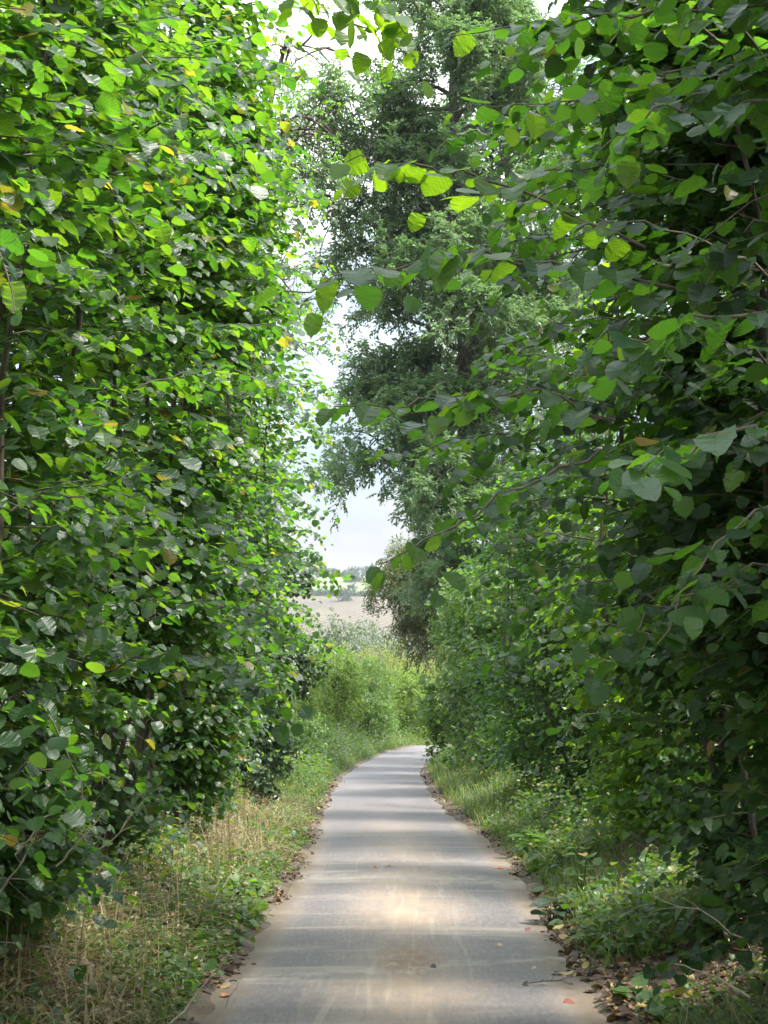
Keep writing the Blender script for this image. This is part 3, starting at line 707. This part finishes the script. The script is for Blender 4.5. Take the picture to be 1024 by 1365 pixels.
ASHL = (np.array([(0, 0, 0), (.27, .42, .05), (0, 1, -.12), (-.27, .42, .05)], np.float32), LANCE[1], LANCE[2])
_, na = tree('ash_tree', 'tall ash tree behind the right hedge rising to the top', 2.35, 38.0, 24.0, .27, al, .125, 'ash', 401, 7, lean=(-.6, 0), sub=10, tw=7, droop=.0, tmpl=ASHL)
al2 = limbset(40, 5.0, 20, 2.2, 3.8, 0.7)
_, nb = tree('ash_tree', 'second ash tree with a thick ivy clad trunk behind the hazel', 5.0, 44.0, 22.0, .40, al2, .125, 'ash', 402, 6, sub=8, tw=6, droop=.0, tmpl=ASHL, lean=(-.8, 0), ivy=(1, 13, 4500, .55))
print('ash leaflets', na, nb)
tl = limbset(26, 3.9, 7.4, 1.4, 2.8, 0.15, math.pi, 1.7)
tree('hawthorn_tree', 'drooping olive brown hawthorn leaning over the bend', 3.2, 51.5, 8.2, .12, tl, .10, 'thorn', 403, 6, lean=(-.9, -.5), tmpl=RHOMB, sub=7, tw=5, per=8, droop=1.2)
tree('birch_tree', 'thin sapling with sparse leaves above the left hedge', -2.7, 20.0, 11.2, .06, limbset(16, 6.5, 11, .8, 1.5, .5), .07, 'hazel_far', 404, 2, lean=(.9, .2), tmpl=RHOMB, bark='bark', sub=5, tw=3, per=7)

# trees further down the valley
GT = 'grey green trees in the valley'
for i, (px, Y, w, h, lab, mt) in enumerate([
        (448, 112, 6.5, 11.6, 'grey green tree in the valley beside the dark shrub', 'grey'), (478, 128, 9.5, 13.4, 'broad grey green tree below the ploughed field', 'grey'),
        (520, 138, 9.0, 14.4, 'grey green tree below the field, half behind the hawthorn', 'grey'), (432, 96, 4.0, 6.4, 'small rounded willow beside the yellow green shrub', 'grey'),
        (400, 135, 9.0, 13.0, 'grey green tree glimpsed through the left hedge', 'grey'), (565, 125, 8.0, 12.5, 'valley tree glimpsed beneath the hawthorn', 'grey')]):
    x = (px - 512) / F * Y
    shrub('valley_tree', lab, 'tree', x, Y, w, w, h, 0.30, 8500, mt, 500 + i, 18, RHOMB, GT)
# hedgerow trees and woods on the far hill
GF = 'trees on the far hillside'
far = [(432, 960, 20, 5.5, 'round tree on the skyline of the far hill'), (452, 975, 26, 4.5, 'low skyline tree beside the round one'), (474, 905, 22, 8, 'dark skyline tree nearest the hawthorn'),
       (498, 930, 30, 9, 'skyline tree behind the hawthorn branches'), (410, 945, 26, 7, 'skyline tree at the hedge tip on the left')]
for i, (px, Y, w, h, lab) in enumerate(far):
    shrub('hill_tree', lab, 'tree', (px - 512) / F * Y, Y, w, w * .7, h, 1.7, 1500, 'farwood', 600 + i, 14, RHOMB, GF, stems=2)
hr = MB()
rs2 = np.random.RandomState(77); n = 9000
hx = rs2.uniform(-120, 60, n); hy = 786 + rs2.normal(0, 2.2, n) + 14 * vnoise(hx, hx * 0, 160, 31)
hh = 3.0 + 1.5 * vnoise(hx, hx * 0, 14, 5) + 1.0 * vnoise(hx, hx * 0, 5, 6)
leaves(hr, RHOMB, np.stack([hx, hy, G(hx, hy) + hh * rs2.rand(n) ** 0.7], -1), rs2.normal(0, 1, (n, 3)), rs2.normal(0, .6, (n, 3)) + [0, 0, 1], 1.5)
tag(hr.build('hedgerow', M['farwood']), 'dark hedgerow between the ploughed field and the pasture', 'hedgerow')
shrub('hill_tree', 'single round bush standing in the ploughed field', 'tree', (463 - 512) / F * 740, 740, 13, 10, 8.5, 1.0, 1400, 'farwood', 650, 10, RHOMB, GF, stems=2)

# ------------------------------------------------------------------ verges
def strew(n, side, d1, d2, y1, y2, rs, power=1.0):
    y = np.exp(rs.uniform(math.log(y1), math.log(y2), n))
    d = d1 + (d2 - d1) * rs.rand(n) ** power
    x = cen(y) + side * (hwid(y) + d)
    return x, y, d

def blades(mb, x, y, h, w, rs, lean=0.35):
    n = len(x); z = G(x, y) - 0.01
    az = rs.rand(n) * 6.283; dirv = np.stack([np.cos(az), np.sin(az), np.zeros(n)], -1)
    sd = np.stack([-np.sin(az), np.cos(az), np.zeros(n)], -1)
    ln = (lean * (0.3 + rs.rand(n)))[:, None]
    b = np.stack([x, y, z], -1); H = h[:, None]; w = w[:, None]
    up = np.array([0, 0, 1.0])
    p1 = b + up * H * 0.5 + dirv * H * ln * 0.3; p2 = b + up * H * (1 - 0.25 * ln) + dirv * H * ln
    V = np.stack([b - sd * w, b + sd * w, p1 + sd * w * .8, p1 - sd * w * .8, p2], 1)
    f4 = np.array([(0, 1, 2, 3)]); f3 = np.array([(3, 2, 4)])
    i = np.arange(n)[:, None, None] * 5
    k = mb.n
    mb.add(V.reshape(-1, 3), (i + f4[None]).reshape(-1, 4))
    mb.f.append((i + f3[None]).reshape(-1, 3) + k)

rs = np.random.RandomState(900)
mb = MB()
x, y, d = strew(17000, -1, 0.22, 1.7, 6.6, 24, rs, 0.9)
k = vnoise(x, y, 0.45, 41) + 0.5 * vnoise(x, y, 1.5, 42) > -0.05 + 0.5 * rs.rand(len(x)) - 0.25; x, y, d = x[k], y[k], d[k]
blades(mb, x, y, (0.08 + 0.34 * rs.rand(len(x)) ** 2) * sstep(0.1, 0.6, d + .12), 0.0016 + 0.00012 * y + .003 * rs.rand(len(x)) ** 2, rs, 2.0)
x, y, d = strew(2600, 1, 0.3, 1.9, 5.5, 16, rs)
k = vnoise(x, y, 0.6, 43) > 0.0; x, y, d = x[k], y[k], d[k]
blades(mb, x, y, 0.10 + 0.3 * rs.rand(len(x)) ** 2, 0.0015 + 0.0002 * y, rs, 0.9)
x, y, d = strew(550, -1, 0.35, 1.9, 6.6, 20, rs)
blades(mb, x, y, 0.25 + 0.45 * rs.rand(len(x)), 0.0022 + 0.00025 * y + .001 * rs.rand(len(x)), rs, 0.3)
tag(mb.build('dry_grass', M['straw']), 'straw coloured dry grass on the verges', 'grass', kind='stuff')
mb = MB()
x, y, d = strew(7000, -1, 0.15, 1.8, 6.6, 22, rs); k = vnoise(x, y, 0.8, 45) > 0.05; x, y, d = x[k], y[k], d[k]
blades(mb, x, y, 0.07 + 0.2 * rs.rand(len(x)), 0.0018 + 0.0002 * y, rs, 0.8)
x, y, d = strew(13000, -1, 0.12, 1.8, 22, 66, rs)
blades(mb, x, y, (0.12 + 0.3 * rs.rand(len(x))) * sstep(0, .5, d), 0.004 + 0.00016 * y, rs, 0.8)
x, y, d = strew(17000, 1, 0.08, 1.5, 6, 20, rs); k = vnoise(x, y, 0.9, 47) + 1.0 * sstep(8.2, 11, y) - .5 * sstep(.5, 1, d) > 0.3; x, y, d = x[k], y[k], d[k]
blades(mb, x, y, (0.05 + 0.20 * rs.rand(len(x)) ** 1.4) * sstep(-.05, .35, d), 0.002 + 0.0002 * y, rs, 0.8)
x, y, d = strew(8000, 1, 0.2, 1.9, 20, 56, rs)
blades(mb, x, y, (0.12 + 0.3 * rs.rand(len(x))) * sstep(0, .4, d), 0.004 + 0.00016 * y, rs, 0.8)
tag(mb.build('green_grass', M['grass']), 'short green grass along both edges of the lane', 'grass', kind='stuff')

# low leafy undergrowth: sprigs of small leaves standing in the grass
def undergrowth(n, side, d1, d2, y1, y2, hmin, hmax, size, seed, thr=-0.2, zone=0.9):
    rs = np.random.RandomState(seed); bag = LeafBag()
    x, y, d = strew(n, side, d1, d2, y1, y2, rs)
    k = vnoise(x, y, zone, seed) > thr; x, y, d = x[k], y[k], d[k]
    m = 9
    h = (hmin + (hmax - hmin) * rs.rand(len(x)) ** 1.3) * sstep(-0.05, 0.5, d + 0.05)
    g = G(x, y)
    for i in range(m):
        az = rs.rand(len(x)) * 6.283; f = (i + 0.6) / m
        ln = rs.normal(0, 0.10, (len(x), 2)) * f
        b = np.stack([x + ln[:, 0] + 0.03 * np.cos(az), y + ln[:, 1] + 0.03 * np.sin(az), g + h * f], -1)
        ax = np.stack([np.cos(az), np.sin(az), rs.normal(-.15, .3, len(x))], -1)
        nm = np.array([0, 0, 1.0]) + rs.normal(0, .35, (len(x), 3))
        bag.put((b, ax, nm, size * (0.5 + 0.8 * rs.rand(len(x))) * (1.1 - 0.4 * f)))
    return bag
ug = MB()
UL = [(13, HAZ1), (1e9, HAZ2)]
for args in [(1900, -1, 0.15, 1.8, 6.6, 15, .06, .34, .045, 61, -0.25), (1500, -1, 1.0, 2.4, 6.4, 24, .25, .75, .06, 62, -0.15), (900, -1, 1.25, 2.6, 6.2, 10.5, .25, .8, .06, 75, -.4), (260, -1, 0.2, 1.6, 6.8, 18, .1, .4, .10, 73, -.1), (220, 1, 0.2, 1.4, 7.5, 20, .1, .4, .11, 74, -.1), (700, -1, 0.15, .8, 10, 26, .08, .35, .065, 63, -0.1),
             (1500, 1, 0.25, 1.8, 9.2, 20, .08, .40, .06, 64, -0.2), (1300, 1, 0.7, 2.2, 14, 40, .3, .95, .075, 65, -0.4), (350, 1, 0.3, 1.4, 5.5, 8.0, .05, .22, .05, 66, 0.2),
             (2600, -1, 0.3, 2.2, 24, 64, .25, .9, .085, 67, -0.5), (600, 1, 0.5, 2.2, 30, 58, .3, .9, .09, 68, -0.4)]:
    undergrowth(*args).flush(ug, UL)
tag(ug.build('undergrowth', M['under']), 'low leafy undergrowth of nettles and brambles on the verges', 'undergrowth', kind='stuff')

dw = MB()
for args in [(2600, -1, 0.2, 1.9, 6.6, 22, .08, .45, .05, 81, -.35), (350, 1, .6, 1.8, 5.6, 10, .08, .4, .045, 82, .1)]:
    undergrowth(*args).flush(dw, [(1e9, LANCE)])
tag(dw.build('dry_weeds', M['dryleaf']), 'withered tan weeds tangled in the dry grass', 'weeds', kind='stuff')

# leaf litter along the edges
li = MB(); rs = np.random.RandomState(950)
for side, n, d1, d2, y1, y2, pw in ((1, 5200, .04, 2.0, 5.0, 8.6, 1.0), (1, 7000, -0.02, 1.9, 5.2, 13, 1.0), (1, 4200, -0.16, .45, 6, 36, 1.0), (-1, 3600, -.14, .45, 6.4, 32, 1.0), (-1, 3000, .1, 2.0, 6.4, 16, 1.0)):
    x, y, d = strew(n, side, d1, d2, y1, y2, rs, pw)
    k = vnoise(x, y, .45, 51) + .7 * vnoise(x, y, 1.6, 52) > (-0.15 if n != 5200 else -1.2) + 0.9 * rs.rand(len(x)) * (d < 0.03); x, y = x[k], y[k]; n = len(x)
    az = rs.rand(n) * 6.283
    leaves(li, HAZ1, np.stack([x, y, G(x, y) + 0.012 + .015 * rs.rand(n)], -1), np.stack([np.cos(az), np.sin(az), rs.normal(0, .25, n)], -1), np.array([0, 0, 1.0]) + rs.normal(0, .4, (n, 3)), .062 * (0.25 + 0.9 * rs.rand(n) ** 1.5))
tag(li.build('leaf_litter', M['litter']), 'brown leaf litter along the lane edges and on the bank', 'leaf litter', kind='stuff')

# single fallen leaves on the asphalt
def leafcol(name, c):
    m, nt = new_mat(name); pb = N(nt, 'ShaderNodeBsdfPrincipled'); pb.inputs['Roughness'].default_value = .55
    ns = N(nt, 'ShaderNodeTexNoise'); ns.inputs['Scale'].default_value = 60
    r = ramp(nt, [(.35, tuple(x * .6 for x in c)), (.65, c)]); nt.links.new(ns.outputs[0], r.inputs[0]); nt.links.new(r.outputs[0], pb.inputs['Base Color'])
    out = N(nt, 'ShaderNodeOutputMaterial'); nt.links.new(pb.outputs[0], out.inputs[0]); return m
ORG = leafcol('orange_leaf', (.34, .12, .03)); TAN = leafcol('tan_leaf', (.42, .30, .15)); RED = leafcol('red_brown_leaf', (.20, .05, .03)); YEL = leafcol('yellow_leaf', (.55, .42, .08)); DRK = leafcol('dark_leaf', (.03, .022, .015))
rs = np.random.RandomState(960)
for (px, py, sz, mt, lab) in [
        (737, 1299, .085, ORG, 'orange fallen leaf on the asphalt above the black twig'), (756, 1298, .085, TAN, 'tan fallen leaf beside the orange one above the black twig'),
        (765, 1338, .08, RED, 'red brown fallen leaf on the asphalt below the black twig'), (783, 1322, .085, YEL, 'yellow fallen leaf at the right edge of the asphalt'),
        (700, 1241, .06, RED, 'small red brown leaf on the asphalt beside the dark weed'), (663, 1158, .075, ORG, 'orange leaf lying near the right edge where the pale band crosses'),
        (303, 1318, .10, TAN, 'pale curled leaf at the left edge of the asphalt'), (296, 1330, .08, ORG, 'orange leaf at the left edge below the pale curled one'),
        (664, 1264, .045, TAN, 'tiny tan leaf in the middle right of the asphalt'), (406, 1146, .08, RED, 'dark red leaf on the left edge near the straw grass'),
        (503, 1158, .06, ORG, 'small orange leaf on the sandy crown of the lane'), (521, 1157, .06, RED, 'small red leaf on the sandy crown of the lane'),
        (574, 1292, .05, DRK, 'small dark leaf beside the muddy patch on the lane'), (715, 1293, .04, TAN, 'tiny pale leaf left of the orange leaf')]:
    q = on_plane(px, py); mb = MB(); az = rs.rand() * 6.28
    uu = (q[0] - float(cen(q[1]))) / (float(hwid(q[1])) + .12); zc = max(float(z0(q[1])) + 0.018 * (1 - uu * uu) - .005, float(G(q[0], q[1]))) + 0.010; sz *= .85
    leaves(mb, HAZ1, np.zeros((1, 3)), [[math.cos(az), math.sin(az) * .6, .1]], [[rs.normal(0, .25), -.2, 1]], sz)
    o = mb.build('fallen_leaf', mt); o.location = (q[0], q[1], zc); tag(o, lab, 'leaf', 'fallen leaves on the lane')

# black twig on the asphalt
q = on_plane(735, 1314); mb = MB()
tube(mb, np.array([[-.14, -.03, .012], [-.04, 0, .016], [.05, .0, .02], [.12, .05, .03]]), [.003, .003, .003, .002], 5)
tube(mb, np.array([[.0, .0, .018], [.03, .07, .04], [.05, .12, .045]]), [.0025, .002, .0015], 5)
tube(mb, np.array([[.05, 0, .02], [.08, -.05, .025], [.1, -.07, .02]]), [.0025, .002, .0015], 5)
o = mb.build('twig', M['darktwig']); o.location = (q[0], q[1], float(z0(q[1])) + .012); tag(o, 'black twig with shrivelled leaves lying on the asphalt', 'twig')
mb = MB(); leaves(mb, HAZ1, [[.1, .04, .03], [.05, .11, .04], [.1, -.07, .02], [-.04, .0, .02], [-.14, -.03, .012], [.03, .06, .04]], [[1, .3, .2], [0, 1, .3], [.4, -1, .1], [-.3, -.6, .2], [-1, 0, .1], [.6, .6, .4]], [[0, -.4, 1]] * 6, [.045, .045, .04, .035, .04, .035])
w = mb.build('dead_leaves', DRK, o); w.location = (0, 0, 0)

# broad leaved weeds on the verges
def weed(px, py, label, n, size, seed, name='dock_plant', mat='dock', up=.5, tm=DOCK, stem=0.1):
    q = on_plane(px, py); rs = np.random.RandomState(seed)
    for _ in range(4):      # settle onto the bank
        gz = float(G(q[0], q[1])); r = ray(px, py); t = (gz - EYE) / r[2]; q = r * t
    gz = float(G(q[0], q[1])); root = empty(name, (q[0], q[1], gz), label, 'weed')
    st = MB(); B, A, NN = [], [], []
    for i in range(n):
        az = i * 2.4 + rs.rand(); f = i / n
        e = np.array([math.cos(az) * .05, math.sin(az) * .05, stem * (0.3 + f)])
        tube(st, np.array([[0, 0, -.01], e * .6, e]), .003, 4)
        B.append(e); A.append([math.cos(az), math.sin(az), up * (.4 + rs.rand())]); NN.append([-math.cos(az) * .4, -math.sin(az) * .4, 1])
    s = st.build('stalks', M[mat], root); s.location = (0, 0, 0)
    mb = MB(); leaves(mb, tm, B, A, NN, size * (.65 + .6 * rs.rand(n)))
    s = mb.build('foliage', M[mat], root); s.location = (0, 0, 0)
weed(322, 1195, 'leafy green dock on the left verge among dry grass', 12, .17, 1)
weed(343, 1178, 'pale green dock behind the leafy one on the left verge', 9, .15, 2)
weed(238, 1330, 'small dock with glossy leaves at the foot of the left verge', 7, .10, 3)
weed(335, 1235, 'low spreading weed at the left edge of the asphalt', 10, .09, 4, 'weed_plant', 'under', .3, HAZ1)
weed(735, 1232, 'dark drooping weed at the right edge of the asphalt', 14, .13, 5, 'weed_plant', 'ivy', .2, HAZ1, .16)
weed(798, 1262, 'bright yellow green broad leaved plant on the right verge', 6, .20, 6, 'dock_plant', 'bright', .35, DOCK, .16)
weed(775, 1205, 'tall nettle on the right verge behind the dark weed', 18, .10, 7, 'nettle_plant', 'under', .1, HAZ1, .38)
weed(705, 1140, 'pale broad leaved weed under the right hedge', 12, .17, 8, 'dock_plant', 'dock', .3, HAZ1, .2)
weed(850, 1335, 'yellowing low weed on the leaf litter at the right', 9, .09, 9, 'weed_plant', 'under', .3, HAZ1, .06)
weed(905, 1365, 'small green weed at the lower right picture corner', 8, .10, 10, 'weed_plant', 'dock', .3, HAZ1, .08)

# dead sticks and stalks
def stick(pts, r, label, name='dead_stick', mat='twig', forks=0, seed=0, group=None):
    pts = np.array(pts); rs = np.random.RandomState(seed)
    mb = MB(); t = np.linspace(0, 1, len(pts)); tt = np.linspace(0, 1, 9)
    c = np.stack([np.interp(tt, t, pts[:, m]) for m in range(3)], -1); L = np.linalg.norm(c[-1] - c[0])
    c[1:-1] += rs.normal(0, .012 * L, (7, 3))
    tube(mb, c - c[0], np.linspace(r, r * .45, 9), 6)
    for i in range(forks):
        j = 3 + rs.randint(4); d = unit(unit(c[-1] - c[0]) + rs.normal(0, .6, 3))
        tube(mb, curve_pts(c[j] - c[0], d, L * (.2 + .2 * rs.rand()), .1, 4), np.linspace(r * .5, r * .25, 4), 4)
    o = mb.build(name, M[mat], None, True); o.location = c[0]; return tag(o, label, 'stick', group)
stick([P(220, 1372, 7.3), P(262, 1325, 7.5), P(305, 1270, 7.6)], .008, 'pale dry stick leaning out of the left verge grass')
stick([P(288, 1372, 7.35), P(305, 1330, 7.45), P(318, 1310, 7.5)], .005, 'short pale stalk beside the dry stick on the left')
stick([P(-10, 1330, 7.4), P(30, 1318, 7.6), P(58, 1305, 7.7)], .006, 'grey stick poking from the grass at the left edge')
stick([P(75, 1155, 7.0), P(110, 1118, 7.0), P(135, 1085, 7.1)], .006, 'bare pale cane crossing the dark hollow of the left hedge', forks=3, seed=3)
stick([P(20, 1140, 6.8), P(60, 1090, 6.9), P(95, 1060, 7.0)], .006, 'bare brown cane left of the pale cane', forks=3, seed=4)
stick([P(100, 1160, 7.6), P(150, 1120, 7.7), P(190, 1070, 7.8)], .005, 'thin forked cane under the low hazel leaves', forks=4, seed=5)
stick([P(0, 1190, 6.7), P(30, 1150, 6.7), P(52, 1100, 6.8)], .005, 'straight cane at the left edge below the hazel', forks=2, seed=6)
stick([P(1000, 1330, 5.9), P(950, 1300, 6.1), P(900, 1285, 6.2)], .006, 'thin dead branch on the right bank litter', forks=4, seed=7)
stick([P(990, 1250, 6.2), P(930, 1215, 6.4), P(850, 1190, 6.6)], .004, 'bare bramble cane arching over the right verge', forks=2, seed=8)

# ------------------------------------------------------------------ light, sky, camera
SUN_EL, SUN_AZ = math.radians(58), math.radians(98)      # azimuth from +Y (down the lane) towards +X
w = bpy.data.worlds.new('World'); scene.world = w; w.use_nodes = True
nt = w.node_tree; nt.nodes.clear(); L = nt.links.new
sky = N(nt, 'ShaderNodeTexSky', sky_type='NISHITA'); sky.sun_disc = False; sky.sun_elevation = SUN_EL; sky.sun_rotation = SUN_AZ
b1 = N(nt, 'ShaderNodeBackground'); b1.inputs[1].default_value = 0.06; L(sky.outputs[0], b1.inputs[0])
tc = N(nt, 'ShaderNodeTexCoord'); mp = N(nt, 'ShaderNodeMapping'); mp.inputs[3].default_value = (1, 1, 2.2); L(tc.outputs['Generated'], mp.inputs[0])
cn = N(nt, 'ShaderNodeTexNoise'); cn.inputs['Scale'].default_value = 5.0; cn.inputs['Detail'].default_value = 7; cn.inputs['Roughness'].default_value = 0.55; L(mp.outputs[0], cn.inputs[0])
cr = ramp(nt, [(0.30, (.35, .35, .35)), (0.55, (1, 1, 1))]); L(cn.outputs[0], cr.inputs[0])
cc = ramp(nt, [(0.36, (.46, .56, .70)), (0.50, (.74, .82, .92)), (0.62, (1, 1, 1))]); L(cn.outputs[0], cc.inputs[0])
b2 = N(nt, 'ShaderNodeBackground'); sz = N(nt, 'ShaderNodeSeparateXYZ'); L(tc.outputs['Generated'], sz.inputs[0]); zr = N(nt, 'ShaderNodeMapRange'); zr.inputs[1].default_value = 0.05; zr.inputs[2].default_value = 0.9; zr.inputs[3].default_value = 0.165; zr.inputs[4].default_value = 1.3; L(sz.outputs[2], zr.inputs[0]); L(zr.outputs[0], b2.inputs[1]); L(cc.outputs[0], b2.inputs[0])
mx = N(nt, 'ShaderNodeMixShader'); L(cr.outputs[0], mx.inputs[0]); L(b1.outputs[0], mx.inputs[1]); L(b2.outputs[0], mx.inputs[2])
wo = N(nt, 'ShaderNodeOutputWorld'); L(mx.outputs[0], wo.inputs[0])

sl = bpy.data.lights.new('sun', 'SUN'); sl.energy = 2.4; sl.angle = math.radians(12); sl.color = (1, .95, .86)
so = bpy.data.objects.new('sun', sl); COL.objects.link(so)
from mathutils import Vector
sd = Vector((math.sin(SUN_AZ) * math.cos(SUN_EL), math.cos(SUN_AZ) * math.cos(SUN_EL), math.sin(SUN_EL)))
so.rotation_euler = sd.to_track_quat('Z', 'Y').to_euler(); so.location = (0, 0, 60)

HAZE = 0.00018
hm, nt = new_mat('valley_air'); pv = N(nt, 'ShaderNodeVolumePrincipled'); pv.inputs['Color'].default_value = (.86, .92, 1, 1); pv.inputs['Density'].default_value = HAZE
nt.links.new(pv.outputs[0], N(nt, 'ShaderNodeOutputMaterial').inputs['Volume'])
hb = MB(); a, b, c1, d = -2950, 2950, -595, 3450
zl, zt = -46.0, 62.0
hb.add([(a, c1, zl), (b, c1, zl), (b, d, zl), (a, d, zl), (a, c1, zt), (b, c1, zt), (b, d, zt), (a, d, zt)], [(0, 3, 2, 1), (4, 5, 6, 7), (0, 1, 5, 4), (1, 2, 6, 5), (2, 3, 7, 6), (3, 0, 4, 7)])
tag(hb.build('haze', hm), 'thin pale haze over the valley', 'haze', kind='stuff')
cam = bpy.data.cameras.new('camera'); co = bpy.data.objects.new('camera', cam); COL.objects.link(co)
co.location = (0, 0, EYE); co.rotation_euler = (math.pi / 2 + PITCH, 0, 0)
cam.sensor_fit = 'VERTICAL'; cam.sensor_height = 36; cam.lens = 36 * F / 1365; cam.clip_end = 6000; cam.clip_start = 0.05
scene.camera = co
scene.view_settings.view_transform = 'Standard'; scene.view_settings.look = 'None'
scene.view_settings.exposure = 2.2; scene.view_settings.gamma = 1
scene.view_settings.use_curve_mapping = False
c = scene.cycles
c.use_denoising = True
c.max_bounces = 8; c.diffuse_bounces = 3; c.glossy_bounces = 3; c.transmission_bounces = 6; c.transparent_max_bounces = 4
c.sample_clamp_indirect = 6
